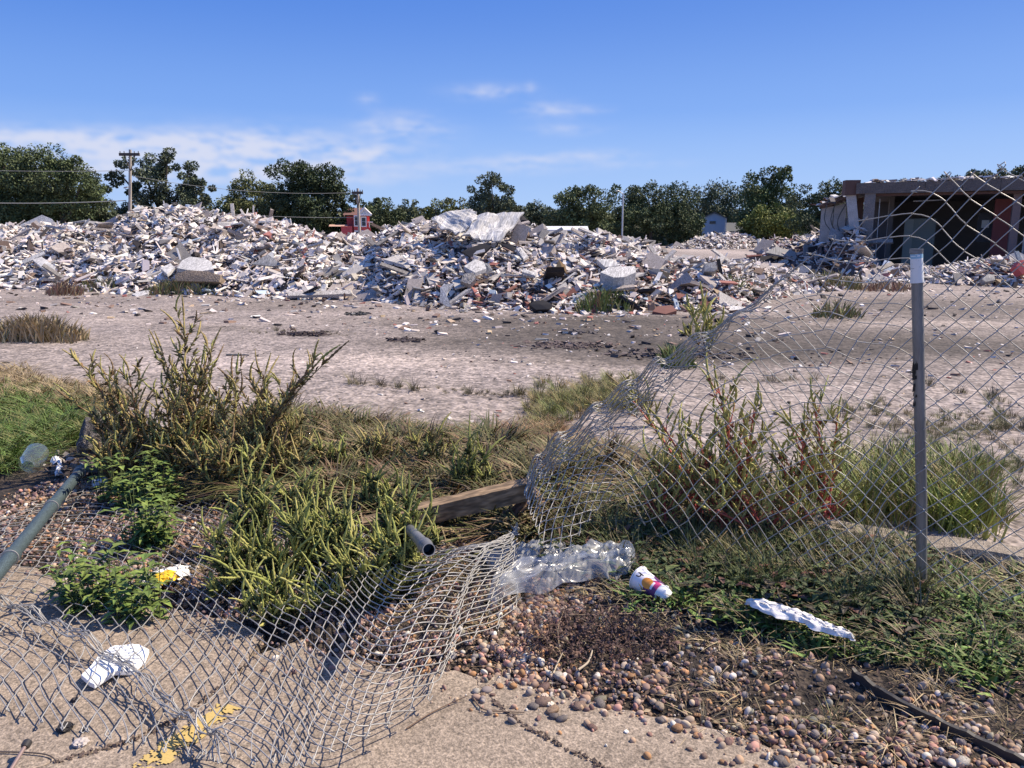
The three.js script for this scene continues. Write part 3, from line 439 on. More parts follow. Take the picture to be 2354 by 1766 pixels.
function pile(key, name, label, o) {
  const R = rng(o.seed), [x0, x1] = o.px;
  const surf = (px, k) => {
    const B = at(px, interp(o.base, px), LOT_Y), zb = -B.z, zc = zb + interp(o.deep, px), C = atZ(px, interp(o.top, px), zc), hc = Math.max(0.05, C.y - LOT_Y);
    const z = k <= 1 ? lerp(zb, zc, k) : zc + (k - 1) * interp(o.deep, px), x = ray(px, 883).x / cP * z;
    let y = k <= 1 ? hc * (1 - Math.pow(1 - k, o.pw ?? 1.5)) : hc * Math.max(0, 1 - 1.1 * Math.pow(k - 1, 1.5));
    const fade = Math.min(sstep(0, 0.12, k), sstep(x0, x0 + 60, px), 1 - sstep(x1 - 60, x1, px));
    y *= k < 1 ? 1 + 0.16 * (1 - k * k) * N2(x * 0.55 + o.seed, z * 0.55) + 0.12 * (1 - k * k) * N2(x * 1.6, z * 1.6) : 1; y += fade0(k) * (0.24 * N2(x * 0.9 + o.seed, z * 0.9) + 0.16 * N2(x * 2.1, z * 2.1 + o.seed)) * (o.scale ?? 1);
    return V(x, LOT_Y - 0.04 + y * Math.max(fade, 0.02) + 0.05 * N2(x * 3, z * 3) * fade, -z);
  };
  piles[key] = { surf, depthAt: (px, py) => { for (let k = 0; k <= 1.001; k += 0.02) { const p = surf(px, k), zc = -p.z * cP + (EYE - p.y) * sP, yy = 883 + FOC * ((EYE - p.y) * cP + p.z * sP) / zc; if (yy <= py) return -p.z; } return -surf(px, 1).z; } };
  const org = surf((x0 + x1) / 2, 0.5); org.y = LOT_Y;
  const t = thing(name, label, 'rubble pile', org), b = new MB(org), nx = 120, nk = 26, gridP = [];
  for (let j = 0; j <= nk; j++) { const row = []; for (let i = 0; i <= nx; i++) row.push(surf(lerp(x0, x1, i / nx), j / nk * 1.8)); gridP.push(row); }
  for (let j = 0; j < nk; j++) for (let i = 0; i < nx; i++) b.quad(gridP[j][i], gridP[j][i + 1], gridP[j + 1][i + 1], gridP[j + 1][i], vary(R, o.core ?? [0.085, 0.065, 0.062], 0.4));
  b.build('mound', std({ vertexColors: true, roughness: 1, side: THREE.DoubleSide }), t);
  const spot = (q = 1.25) => { const px = lerp(x0, x1, R()), k = Math.pow(R(), 0.85) * q; return [px, k, surf(px, k)]; };
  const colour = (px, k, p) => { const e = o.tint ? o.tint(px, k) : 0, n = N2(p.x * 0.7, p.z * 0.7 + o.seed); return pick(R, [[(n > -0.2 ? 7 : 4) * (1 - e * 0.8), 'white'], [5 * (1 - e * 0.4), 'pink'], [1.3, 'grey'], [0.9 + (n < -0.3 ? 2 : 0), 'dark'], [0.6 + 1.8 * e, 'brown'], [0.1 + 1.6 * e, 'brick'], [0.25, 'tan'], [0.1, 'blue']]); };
  const eul = () => new THREE.Euler((R() - 0.5) * 1.3 + 0.3, R() * 6.28, (R() - 0.5) * 1.1);
  const s = new MB(org), rel = o.scale ?? 1;
  for (let i = 0; i < o.small; i++) {
    const [px, k, p] = spot(), m = new THREE.Matrix4().makeRotationFromEuler(eul()), z = (0.06 + 0.20 * Math.pow(R(), 2.8)) * rel, c = vary(R, PAL[colour(px, k, p)], 0.2), ty = R();
    m.setPosition(p.x, p.y + z * (0.1 + 0.5 * R() * R()) + 0.10 * rel * R() * R(), p.z);
    if (ty < 0.40) s.box(m, z * 1.5, z * 0.20, z * 0.8, c, 0.45, R); else if (ty < 0.62) s.box(m, z * 2.4, z * 0.22, z * 0.5, c, 0.4, R); else if (ty < 0.84) s.box(m, z, z * 0.6, z * 0.75, c, 0.6, R); else s.box(m, z * 3.6, z * 0.14, z * 0.2, c, 0.1, R);
  }
  stuff(s.build('rubble', VC, t));
  for (let i = 0; i < o.big; i++) {
    const [px, k, p] = spot(1.06), ty = pick(R, [[6, 'slab'], [1.0, 'chunk'], [3, 'plank']]), z = (0.30 + 0.75 * Math.pow(R(), 2.2)) * (ty === 'plank' ? 1.9 : ty === 'chunk' ? 0.55 : 1) * rel;
    const q = mesh(ty, shapes[ty][Math.floor(R() * shapes[ty].length)], chunkMats[colour(px, k, p)], t); q.rotation.copy(eul()); q.scale.setScalar(z); q.position.set(p.x - org.x, p.y - org.y + z * 0.08 + 0.06, p.z - org.z);
  }
  return t;
}
pile('left', 'rubble_pile', 'long white rubble heap across the left half of the lot', { seed: 41, px: [-220, 960], small: 26000, big: 290, scale: 0.85,
  base: [[-220, 655], [0, 662], [150, 668], [300, 676], [500, 680], [700, 690], [960, 690]], deep: [[-220, 9], [300, 10], [450, 11], [700, 10], [960, 9]],
  top: [[-220, 535], [0, 528], [60, 522], [130, 520], [220, 527], [290, 522], [320, 508], [350, 490], [420, 480], [470, 484], [510, 498], [560, 506], [610, 503], [660, 515], [720, 536], [760, 548], [860, 550], [960, 552]] });
pile('mid', 'rubble_pile', 'nearest and tallest rubble heap in the middle under the white roof sheets', { seed: 52, px: [840, 1500], small: 17000, big: 280, scale: 0.62, tint: (px, k) => 0.55 * (1 - sstep(0.05, 0.5, k)) * sstep(900, 1050, px),
  base: [[840, 690], [900, 698], [1000, 708], [1150, 716], [1300, 722], [1500, 716]], deep: [[840, 5], [1000, 7], [1150, 8], [1300, 6.5], [1500, 5]],
  top: [[840, 545], [900, 527], [960, 518], [1010, 512], [1070, 505], [1130, 512], [1200, 520], [1232, 530], [1262, 548], [1320, 546], [1380, 550], [1500, 570]] });
pile('right', 'rubble_pile', 'lower brick strewn rubble heap sloping down towards the garage', { seed: 63, px: [1290, 1920], small: 13000, big: 240, scale: 0.60, tint: (px, k) => 0.75 * (1 - sstep(0.3, 0.8, k)) * (1 - 0.5 * sstep(1700, 1800, px)),
  base: [[1290, 720], [1420, 724], [1550, 716], [1660, 722], [1730, 700], [1800, 680], [1920, 668]], deep: [[1290, 6], [1500, 6], [1700, 5], [1920, 3.5]],
  top: [[1290, 546], [1350, 543], [1400, 548], [1470, 558], [1530, 598], [1620, 604], [1680, 606], [1740, 614], [1800, 625], [1860, 640], [1920, 655]] });
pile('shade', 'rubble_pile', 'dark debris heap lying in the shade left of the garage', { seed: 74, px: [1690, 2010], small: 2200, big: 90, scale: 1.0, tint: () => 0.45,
  base: [[1690, 618], [1800, 622], [1900, 632], [2010, 640]], deep: [[1690, 5], [1850, 5.5], [2010, 4]],
  top: [[1690, 570], [1740, 556], [1790, 552], [1850, 545], [1900, 532], [1940, 510], [1975, 545], [2010, 600]] });
pile('front', 'rubble_pile', 'strip of brick and plaster debris along the front of the garage', { seed: 85, px: [1960, 2480], small: 4500, big: 120, scale: 0.7, tint: (px) => 0.35 * sstep(2150, 2300, px) + 0.1,
  base: [[1960, 652], [2100, 652], [2250, 660], [2480, 672]], deep: [[1960, 3], [2480, 3.4]],
  top: [[1960, 622], [2050, 620], [2120, 622], [2180, 612], [2240, 598], [2300, 602], [2354, 592], [2480, 590]] });
pile('far', 'rubble_pile', 'far rounded rubble heap below the blue house with weeds on it', { seed: 96, px: [1530, 1760], small: 4500, big: 60, scale: 1.5,
  base: [[1530, 572], [1650, 574], [1760, 570]], deep: [[1530, 12], [1760, 12]], top: [[1530, 562], [1570, 552], [1610, 544], [1680, 541], [1720, 547], [1745, 555], [1760, 560]] });

// single pieces that lie on the heaps and can be picked out by eye
function piece(key, name, label, category, pts, mat, thick = 0.08, tilt = 1.0, lift = 0.12) {
  const cx = pts.reduce((a, p) => a + p[0], 0) / pts.length, cy = pts.reduce((a, p) => a + p[1], 0) / pts.length, dc = piles[key].depthAt(cx, cy) - lift - (key === 'left' ? 0.75 : key === 'far' ? 0.3 : 0.5);
  const P = pts.map(([x, y]) => atZ(x, y, dc + (cy - y) / FOC * dc * tilt)), org = P.reduce((a, p) => a.add(p), V()).multiplyScalar(1 / P.length), b = new MB(org), n = V();
  for (let i = 1; i < P.length - 1; i++) n.add(V().crossVectors(P[i].clone().sub(P[0]), P[i + 1].clone().sub(P[0])));
  n.normalize(); if (n.z < 0) n.negate(); const Q = P.map((p) => p.clone().addScaledVector(n, -thick)), up = org.clone().addScaledVector(n, 0.012), dn = org.clone().addScaledVector(n, -thick);
  const R = rng(Math.round(cx * 3 + cy));
  for (let i = 0; i < P.length; i++) { const j = (i + 1) % P.length; b.tri(up, P[i], P[j]); b.tri(dn, Q[j], Q[i]); b.quad(P[i], Q[i], Q[j], P[j]); }
  return tag(b.build(name, mat, null, org), label, category);
}
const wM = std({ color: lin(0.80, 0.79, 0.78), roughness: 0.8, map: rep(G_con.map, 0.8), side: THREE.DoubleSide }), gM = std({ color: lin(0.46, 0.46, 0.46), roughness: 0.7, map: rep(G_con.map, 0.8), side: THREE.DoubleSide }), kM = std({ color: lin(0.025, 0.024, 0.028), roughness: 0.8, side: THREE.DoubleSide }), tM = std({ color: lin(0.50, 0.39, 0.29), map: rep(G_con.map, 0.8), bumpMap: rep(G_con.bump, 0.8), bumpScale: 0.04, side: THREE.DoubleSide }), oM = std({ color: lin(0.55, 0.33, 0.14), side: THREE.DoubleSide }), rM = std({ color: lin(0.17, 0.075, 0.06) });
piece('left', 'wall_panel', 'big white sheet tilted on the crest of the heap at far left', 'panel', [[45, 517], [96, 494], [118, 503], [126, 512], [119, 521], [54, 527]], wM, 0.05, 0.5, 0.5);
piece('left', 'wall_panel', 'white triangular panel standing up beside the foot of the tall pole', 'panel', [[281, 509], [322, 528], [318, 541], [298, 551]], wM, 0.04, 0.2, 0.9);
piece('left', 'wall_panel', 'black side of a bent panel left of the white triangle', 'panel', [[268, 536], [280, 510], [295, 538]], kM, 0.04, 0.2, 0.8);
piece('left', 'plaster_slab', 'flat white plaster slab low on the left heap above dry grass', 'slab', [[74, 597], [95, 590], [128, 614], [120, 626], [97, 616]], wM, 0.07, 2.4);
piece('left', 'plaster_slab', 'wide bright white slab above the tan foundation block', 'slab', [[406, 616], [418, 599], [436, 590], [470, 594], [486, 602], [491, 619], [452, 625]], wM, 0.12, 2.4, 0.3);
piece('left', 'foundation_block', 'tan stone foundation block at the foot of the left heap', 'block', [[401, 646], [403, 630], [430, 621], [480, 624], [506, 634], [504, 648]], tM, 0.35, 0.4, 0.5);
piece('left', 'wall_panel', 'grey triangular sheet leaning on the right part of the left heap', 'panel', [[578, 607], [615, 584], [648, 609], [628, 612]], gM, 0.05, 0.8, 0.25);
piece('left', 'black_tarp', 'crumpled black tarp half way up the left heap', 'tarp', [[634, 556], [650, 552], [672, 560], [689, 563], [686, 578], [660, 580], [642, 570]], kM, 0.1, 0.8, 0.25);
piece('left', 'timber_board', 'pale board lying on the ground below the tan block', 'board', [[302, 676], [330, 668], [344, 667], [340, 675], [316, 682]], wM, 0.05, 2.5, 0.3);
piece('left', 'timber_board', 'pair of long white boards at the foot of the far left heap', 'board', [[48, 600], [100, 577], [104, 583], [56, 606]], wM, 0.05, 1, 0.3);
piece('left', 'plaster_slab', 'white slab with a dark side right of the black tarp', 'slab', [[720, 548], [760, 556], [752, 566], [716, 560]], wM, 0.08, 2.4, 0.2);
piece('left', 'plaster_slab', 'pale slab low in front of the left heap left of the tan block', 'slab', [[368, 616], [392, 605], [402, 616], [384, 630]], wM, 0.09, 2.4, 0.25);
{ // the two big roof sheets on the middle heap, creased
  const sheet = (label, pts, nu, seed) => { const [A, Bq, C, D] = pts.map(([x, y, d]) => atZ(x, y, d)), org = A.clone().add(C).multiplyScalar(0.5), b = new MB(org), g = [], q = [], nv = Math.round(nu * 0.7);
    for (let j = 0; j <= nv; j++) { const r = [], r2 = []; for (let i = 0; i <= nu; i++) { const u = i / nu, v = j / nv, p = A.clone().lerp(Bq, u).lerp(D.clone().lerp(C, u), v); const w = 0.07 * N2(u * 1.3 + seed, v * 1.2) + 0.022 * Math.abs(N2(u * 4.2 + seed, v * 1.5)); const edge = Math.min(u, v, 1 - u, 1 - v) < 0.01 ? 0.03 * N2(u * 6 + seed, v * 6) : 0; p.y += w + edge; p.z += w; p.x += edge * 2; r.push(p); r2.push(p.clone().add(V(0, -0.04, -0.03))); } g.push(r); q.push(r2); }
    for (let j = 0; j < nv; j++) for (let i = 0; i < nu; i++) { b.quad(g[j][i], g[j + 1][i], g[j + 1][i + 1], g[j][i + 1]); b.quad(q[j][i], q[j][i + 1], q[j + 1][i + 1], q[j + 1][i]); }
    for (let i = 0; i < nu; i++) { b.quad(g[nv][i], q[nv][i], q[nv][i + 1], g[nv][i + 1]); b.quad(g[0][i + 1], q[0][i + 1], q[0][i], g[0][i]); } for (let j = 0; j < nv; j++) { b.quad(g[j][0], q[j][0], q[j + 1][0], g[j + 1][0]); b.quad(g[j][nu], g[j + 1][nu], q[j + 1][nu], q[j][nu]); }
    return tag(b.build('roof_sheet', wM, null, org), label, 'roof sheet'); };
  const d = piles.mid.depthAt(1100, 540) - 0.9;
  sheet('crumpled white roof sheet covering the left of the middle heap crest', [[990, 508, d + 0.4], [1068, 476, d + 0.7], [1108, 497, d + 0.3], [1050, 540, d - 0.6]], 16, 3);
  sheet('smooth white roof sheet with a raised right corner on the middle heap', [[1100, 494, d + 0.35], [1203, 493, d + 0.35], [1150, 552, d - 0.9], [1062, 545, d - 0.8]], 12, 14);
}
piece('mid', 'steel_beam', 'long grey beam leaning up to the right behind the middle heap', 'beam', [[1231, 555], [1291, 522], [1295, 527], [1236, 562]], gM, 0.12, 0.2, 0.6);
piece('mid', 'plaster_slab', 'bright white slab in the centre of the middle heap', 'slab', [[1066, 612], [1092, 596], [1112, 602], [1118, 617], [1092, 627]], wM, 0.09, 2.4, 0.3);
piece('mid', 'wall_panel', 'grey bent panel touching the bright slab in the middle heap', 'panel', [[1112, 604], [1124, 606], [1133, 622], [1120, 626]], gM, 0.04, 0.5, 0.3);
piece('mid', 'plaster_slab', 'narrow white slab among black wreckage right of the roof sheets', 'slab', [[1187, 571], [1197, 568], [1214, 589], [1204, 596]], wM, 0.06, 2.4, 0.3);
piece('mid', 'white_cupboard', 'white boxy cupboard wreck right of the smooth roof sheet', 'cupboard', [[1185, 524], [1221, 524], [1218, 543], [1197, 552], [1186, 543]], wM, 0.35, 0.1, 0.6);
piece('mid', 'orange_panel', 'orange brown wood panel standing in the middle heap', 'panel', [[1285, 596], [1300, 611], [1304, 630], [1291, 622], [1278, 614]], oM, 0.04, 0.3, 0.3);
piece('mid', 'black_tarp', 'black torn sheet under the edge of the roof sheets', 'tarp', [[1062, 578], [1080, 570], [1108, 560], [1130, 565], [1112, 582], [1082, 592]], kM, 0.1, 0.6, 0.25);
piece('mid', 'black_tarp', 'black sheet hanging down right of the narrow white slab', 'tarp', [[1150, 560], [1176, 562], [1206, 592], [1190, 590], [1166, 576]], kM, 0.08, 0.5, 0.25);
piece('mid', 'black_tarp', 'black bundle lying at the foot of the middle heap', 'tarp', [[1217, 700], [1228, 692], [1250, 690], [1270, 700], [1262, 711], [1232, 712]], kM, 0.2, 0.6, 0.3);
piece('mid', 'white_cloth', 'white rag hanging at the foot of the middle heap', 'cloth', [[1012, 660], [1030, 652], [1044, 652], [1030, 668], [1026, 684], [1040, 708], [1024, 703], [1010, 692], [1012, 676]], wM, 0.05, 0.5, 0.3);
piece('mid', 'plaster_slab', 'white plank shaped slab left of the orange panel', 'slab', [[1202, 617], [1234, 627], [1231, 634], [1200, 625]], wM, 0.06, 2.4, 0.3);
piece('mid', 'concrete_lump', 'pale rough concrete lump below the bright white slab', 'lump', [[1058, 646], [1066, 630], [1088, 626], [1094, 640], [1080, 654]], tM.clone(), 0.2, 0.6, 0.3).material.color.setRGB(0.6, 0.56, 0.52);
piece('right', 'concrete_slab_piece', 'tilted pale slab with sharp corners, upper of two on the right heap', 'slab', [[1372, 596], [1407, 595], [1424, 610], [1391, 614]], wM, 0.12, 1.6, 0.3);
piece('right', 'concrete_slab_piece', 'thick six sided pale slab with a dark edge, lower of two on the right heap', 'slab', [[1380, 626], [1402, 613], [1460, 612], [1462, 626], [1436, 637], [1411, 638]], wM, 0.3, 2.2, 0.4);
piece('right', 'metal_panel', 'grey bent metal panel right of the two pale slabs', 'panel', [[1489, 594], [1541, 621], [1537, 640], [1514, 618]], gM, 0.04, 0.3, 0.35);
piece('right', 'metal_panel', 'dark grey lower leaf of the bent metal panel', 'panel', [[1489, 620], [1514, 618], [1534, 640], [1500, 636]], std({ color: lin(0.2, 0.2, 0.21), side: THREE.DoubleSide }), 0.04, 0.3, 0.35);
piece('right', 'timber_board', 'long pale board lying level above the bent metal panel', 'board', [[1514, 591], [1580, 596], [1580, 602], [1516, 598]], wM, 0.08, 1, 0.3);
piece('right', 'concrete_block', 'white concrete block on the top right of the low heap', 'block', [[1676, 601], [1686, 598], [1709, 615], [1701, 623]], wM, 0.2, 0.8, 0.3);
piece('right', 'concrete_block', 'grey cubic block left of the white block on the low heap', 'block', [[1620, 606], [1644, 602], [1650, 619], [1640, 624], [1620, 624]], gM, 0.3, 0.5, 0.4);
piece('right', 'concrete_block', 'white lump of concrete between grass and the white block', 'block', [[1748, 622], [1760, 616], [1772, 626], [1764, 636]], wM, 0.2, 0.8, 0.3);
piece('right', 'rusty_drum', 'flat rusty brown lid at the foot of the right heap with a pale stone', 'lid', [[1500, 716], [1512, 704], [1545, 702], [1556, 714], [1530, 722]], rM, 0.1, 2.5, 0.3);
piece('right', 'pale_stone', 'pale stone at the ground in front of the green tuft on the right heap', 'stone', [[1664, 712], [1680, 703], [1704, 704], [1712, 709], [1690, 714]], wM, 0.1, 2.5, 0.3);
piece('shade', 'shingle_panel', 'grey roof corner sticking up at the left of the shaded heap', 'panel', [[1744, 562], [1755, 545], [1768, 561]], gM, 0.06, 0.3, 0.6);
piece('shade', 'shingle_panel', 'pale edged slab of roofing on the shaded heap', 'panel', [[1760, 580], [1786, 566], [1822, 580], [1806, 590]], gM, 0.08, 1.2, 0.3);
piece('front', 'plaster_slab', 'bluish white crumpled sheet right of the garage column', 'slab', [[2024, 622], [2034, 598], [2050, 602], [2058, 622], [2040, 628]], std({ color: lin(0.55, 0.62, 0.72), side: THREE.DoubleSide }), 0.06, 0.6, 0.5);
piece('front', 'plaster_slab', 'pale grey flat stone in the debris right of the fence post', 'slab', [[2256, 640], [2270, 630], [2286, 632], [2288, 644], [2266, 648]], gM, 0.15, 0.8, 0.4);
piece('front', 'red_bundle', 'red rounded bundle in the debris at the right edge', 'bundle', [[2336, 612], [2346, 598], [2366, 598], [2372, 622], [2350, 630]], std({ color: lin(0.50, 0.10, 0.10) }), 0.3, 0.4, 0.6);
function bar(label, category, name, a, c, r, m, d1, d2) { const A = atZ(...a, d1), C = atZ(...c, d2 ?? d1), o = A.clone().lerp(C, 0.5), b = new MB(o); b.tube([A, A.clone().lerp(C, 0.5), C], r, 6); tag(b.build(name, m, null, o), label, category); }
{ const dm = (x, y) => piles.mid.depthAt(x, y) - 0.35;
  bar('rust brown pipe slanting across the foot of the middle heap', 'pipe', 'rusty_pipe', [1154, 677], [1224, 636], 0.045, rM, dm(1156, 676), dm(1223, 637));
  bar('pale pole lying out onto the ground left of the middle heap', 'pole', 'pale_pole', [878, 698], [923, 668], 0.05, wM, dm(880, 697) + 0.2, dm(923, 668));
  bar('thin dark rod sticking out of the tuft right of the middle heap', 'rod', 'steel_rod', [1322, 676], [1376, 724], 0.03, kM, dm(1322, 676), dm(1370, 722));
  bar('thin bent rod arching over the crest of the far left heap', 'rod', 'steel_rod', [140, 518], [198, 508], 0.05, gM, piles.left.depthAt(170, 520), piles.left.depthAt(170, 520)); }
{ // small broken bits scattered over the lot, too many to count
  const b = new MB(), R = rng(123);
  const put = (p, z, c) => { const m = new THREE.Matrix4().makeRotationFromEuler(new THREE.Euler((R() - 0.5) * 0.6, R() * 6.28, (R() - 0.5) * 0.6)); m.setPosition(p.x, p.y + z * 0.15, p.z); b.box(m, z * (1 + R()), z * 0.4, z * 0.8, vary(R, c), 0.4, R); };
  const any = () => PAL[pick(R, [[1.6, 'white'], [3, 'pink'], [2, 'grey'], [2.2, 'dark'], [2, 'brown'], [0.6, 'brick'], [0.5, 'tan']])];
  for (let i = 0; i < 900; i++) { const px = -100 + R() * 2550, py = interp([[-100, 668], [300, 684], [900, 705], [1300, 728], [1700, 730], [2000, 668], [2450, 680]], px) + Math.pow(R(), 2.2) * 70 - 6; put(at(px, py, LOT_Y), 0.025 + 0.09 * Math.pow(R(), 2.5), any()); }
  for (let i = 0; i < 1000; i++) { const px = 1000 + R() * 1400, py = 690 + R() * 180, n = N2(px * 0.004, py * 0.02); if (n < 0) continue; put(at(px, py, LOT_Y), 0.015 + 0.05 * R() * R(), any()); }
  for (let i = 0; i < 700; i++) { const px = -100 + R() * 2500, py = 700 + R() * 380; put(at(px, py, LOT_Y), 0.01 + 0.03 * R() * R(), any()); }
  for (const [px, py, w, h, n, c] of [[700, 768, 60, 7, 150, [0.05, 0.035, 0.035]], [930, 783, 60, 6, 110, [0.06, 0.045, 0.045]], [820, 722, 30, 4, 60, [0.04, 0.04, 0.04]], [1300, 795, 130, 10, 260, [0.10, 0.075, 0.07]], [1560, 815, 200, 14, 320, [0.10, 0.08, 0.075]], [1330, 765, 50, 6, 70, [0.08, 0.07, 0.07]]]) for (let i = 0; i < n; i++) put(at(px + (R() + R() - 1) * w, py + (R() + R() - 1) * h, LOT_Y), 0.02 + 0.06 * R() * R(), c);
  stuff(b.build('scattered_debris', VC), 'small broken bits of plaster, brick and mud scattered over the lot');
}

// ---------- the chain-link fence: one length of fabric, upright at the right, torn down and lying at the left ----------
const galv = std({ color: lin(0.36, 0.355, 0.34), metalness: 0.3, roughness: 0.48 });
const galvPost = std({ color: lin(0.36, 0.365, 0.37), metalness: 0.5, roughness: 0.5, map: rep(G_post.map, 1, 2) });

const fab = (() => {
  const up = (t, h, s = FS) => TS(t, s, h), onF = (x, y, s = FS) => atS(x, y, s), gr = (x, y, h = 0.02) => at(x, y, h);
  // [top edge, bottom edge, sideways bulge of the middle (V), curl back at the top]
  const fr = (x, y) => { const p = onF(x, y); return [p, up(tOf(p.x, p.z), 0.02), V(0, 0, 0), 0]; };
  const C = [
    [up(1.15, 1.88), up(1.15, 0.02), V(0, 0, 0), 0], [up(0.7, 1.86), up(0.7, 0.02), V(0, 0, 0), 0], fr(2240, 400), fr(2112, 432),
    [onF(1972, 512), up(0.09, 0.03), V(0.01, 0, 0.02), 0], [onF(1868, 592), up(-0.06, 0.05), V(0.02, 0, 0.03), 0.0],
    [onF(1742, 694), up(-0.26, 0.06), V(0.03, -0.02, 0.05), 0.4], [onF(1640, 764), up(-0.48, 0.05), V(0.03, -0.02, 0.06), 0.8], [onF(1530, 834), up(-0.68, 0.06), V(0.02, -0.02, 0.08), 1],
    [onF(1450, 888), onF(1492, 1215), V(0, 0, 0.1), 1], [onF(1366, 948), onF(1425, 1140), V(0, 0, 0.12), 1], [onF(1284, 1016), onF(1372, 1178, 3.3), V(0, 0.02, 0.14), 1], [onF(1218, 1094), onF(1302, 1264, 2.98), V(-0.04, 0.05, 0.16), 0.8],
    [onF(1186, 1210, 3.2), gr(1212, 1368, 0.06), V(-0.02, 0.08, 0.05), 0.3], [at(1180, 1228, 0.15), gr(1118, 1455, 0.04), V(0, 0.12, 0), 0], [at(1168, 1236, 0.14), gr(1048, 1492, 0.05), V(0, 0.14, 0.02), 0], [at(1140, 1248, 0.14), gr(1000, 1582, 0.06), V(0, 0.16, 0.04), 0],
    [at(1090, 1258, 0.14), gr(905, 1655, 0.08), V(0, 0.18, 0.05), 0], [at(1040, 1262, 0.14), gr(853, 1688, 0.09), V(0, 0.15, 0.04), 0], [at(985, 1252, 0.12), gr(797, 1716, 0.10), V(0, 0.12, 0.04), 0], [at(920, 1225, 0.10), gr(737, 1740, 0.10), V(0, 0.1, 0.02), 0],
    [at(850, 1185, 0.08), gr(672, 1752, 0.09), V(0, 0.08, 0), 0], [at(775, 1155, 0.07), gr(608, 1762, 0.07), V(0, 0.06, 0), 0], [at(690, 1130, 0.06), gr(520, 1790, 0.05), V(0, 0.05, 0), 0], [at(590, 1108, 0.05), gr(420, 1796, 0.03), V(0, 0.04, 0), 0],
    [at(470, 1095, 0.05), gr(302, 1752, 0.02), V(0, 0.03, 0), 0], [at(350, 1092, 0.05), gr(200, 1715, 0.02), V(0, 0.03, 0), 0], [at(220, 1112, 0.05), gr(80, 1660, 0.02), V(0, 0.03, 0), 0], [at(70, 1168, 0.05), gr(-60, 1605, 0.02), V(0, 0.03, 0), 0], [at(-90, 1228, 0.05), gr(-220, 1560, 0.02), V(0, 0.02, 0), 0],
  ];
  const T = C.map((c) => c[0]), B = C.map((c) => c[1]), Mb = C.map((c) => c[2]), K = C.map((c) => c[3]);
  const crease = [[-120, 1405], [0, 1428], [110, 1462], [270, 1545], [390, 1658], [500, 1740]].map(([x, y]) => { const q = at(x, y, 0); return [q.x, q.z]; });
  const U = [0]; for (let i = 1; i < C.length; i++) U.push(U[i - 1] + Math.max(0.06, 0.42 * T[i].distanceTo(T[i - 1]) + 0.58 * B[i].distanceTo(B[i - 1])));
  const her = (A, i, k) => { const n = A.length - 1, h = U[i + 1] - U[i], tan = (j) => j <= 0 ? A[1].clone().sub(A[0]).multiplyScalar(1 / (U[1] - U[0])) : j >= n ? A[n].clone().sub(A[n - 1]).multiplyScalar(1 / (U[n] - U[n - 1])) : A[j + 1].clone().sub(A[j]).multiplyScalar((U[j] - U[j - 1]) / (U[j + 1] - U[j])).add(A[j].clone().sub(A[j - 1]).multiplyScalar((U[j + 1] - U[j]) / (U[j] - U[j - 1]))).multiplyScalar(1 / (U[j + 1] - U[j - 1])), k2 = k * k, k3 = k2 * k; return A[i].clone().multiplyScalar(2 * k3 - 3 * k2 + 1).addScaledVector(tan(i), (k3 - 2 * k2 + k) * h).addScaledVector(A[i + 1], 3 * k2 - 2 * k3).addScaledVector(tan(i + 1), (k3 - k2) * h); };
  const P = (u, b) => {
    let i = 0; while (i < U.length - 2 && u > U[i + 1]) i++;
    const k = clamp((u - U[i]) / (U[i + 1] - U[i])), tp = her(T, i, k), bt = her(B, i, k), m = her(Mb, i, k), c = lerp(K[i], K[i + 1], k), cut = 1 - 0.42 * c;
    let bb = b / cut, over = 0; if (bb > 1) { over = (bb - 1) * 1.1; bb = 1; } else if (c > 0) bb = 1 - Math.pow(1 - bb, 1 + 0.8 * c);
    const p = bt.lerp(tp, bb).addScaledVector(m, 4 * bb * (1 - bb));
    if (c > 0.01 && over > 0) { const a = Math.min(2.6, over * 6.5); p.x += (EZ * 0.09 - 0.04) * Math.sin(a) * c; p.z -= EX * 0.10 * Math.sin(a) * c; p.y += (0.05 * Math.sin(a) - 0.22 * over) * c; }
    if (c > 0) { const w = 0.025 * c * Math.sin(u * 31) * bb; p.y += w; p.z += w; }
    p.x += 0.008 * N2(u * 3, b * 4); p.y += 0.010 * N2(u * 3 + 9, b * 4); p.z += 0.008 * N2(u * 3, b * 4 + 9);
    if (u > U[21]) {      // the pleat in the lying part
      let best = 9, sx = 0, sz = 0; for (let q = 0; q < crease.length - 1; q++) { const [ax, az] = crease[q], [cx, cz] = crease[q + 1], lx = cx - ax, lz = cz - az, h = clamp(((p.x - ax) * lx + (p.z - az) * lz) / (lx * lx + lz * lz)), ex = p.x - ax - lx * h, ez = p.z - az - lz * h, dd = Math.hypot(ex, ez); if (dd < best) { best = dd; sx = ex; sz = ez; } }
      const w = gauss(best / 0.17), kk = 1.5 * w * sstep(U[21], U[23], u); p.x -= sx * kk; p.z -= sz * kk; p.y += 0.05 * w * sstep(U[21], U[23], u) * (0.6 + 0.8 * N2(p.x * 5, p.z * 5));
    }
    if (p.y < 0.25) p.y = Math.max(p.y, Math.max(hgt(p.x, p.z), sOf(p.x, p.z) < edgeS(tOf(p.x, p.z)) ? slabTop : -1) + 0.010 + 0.006 * (1 + N2(u * 9, b * 9)));
    return p;
  };
  return { P, U, end: U[U.length - 1], post: U[3] };
})();
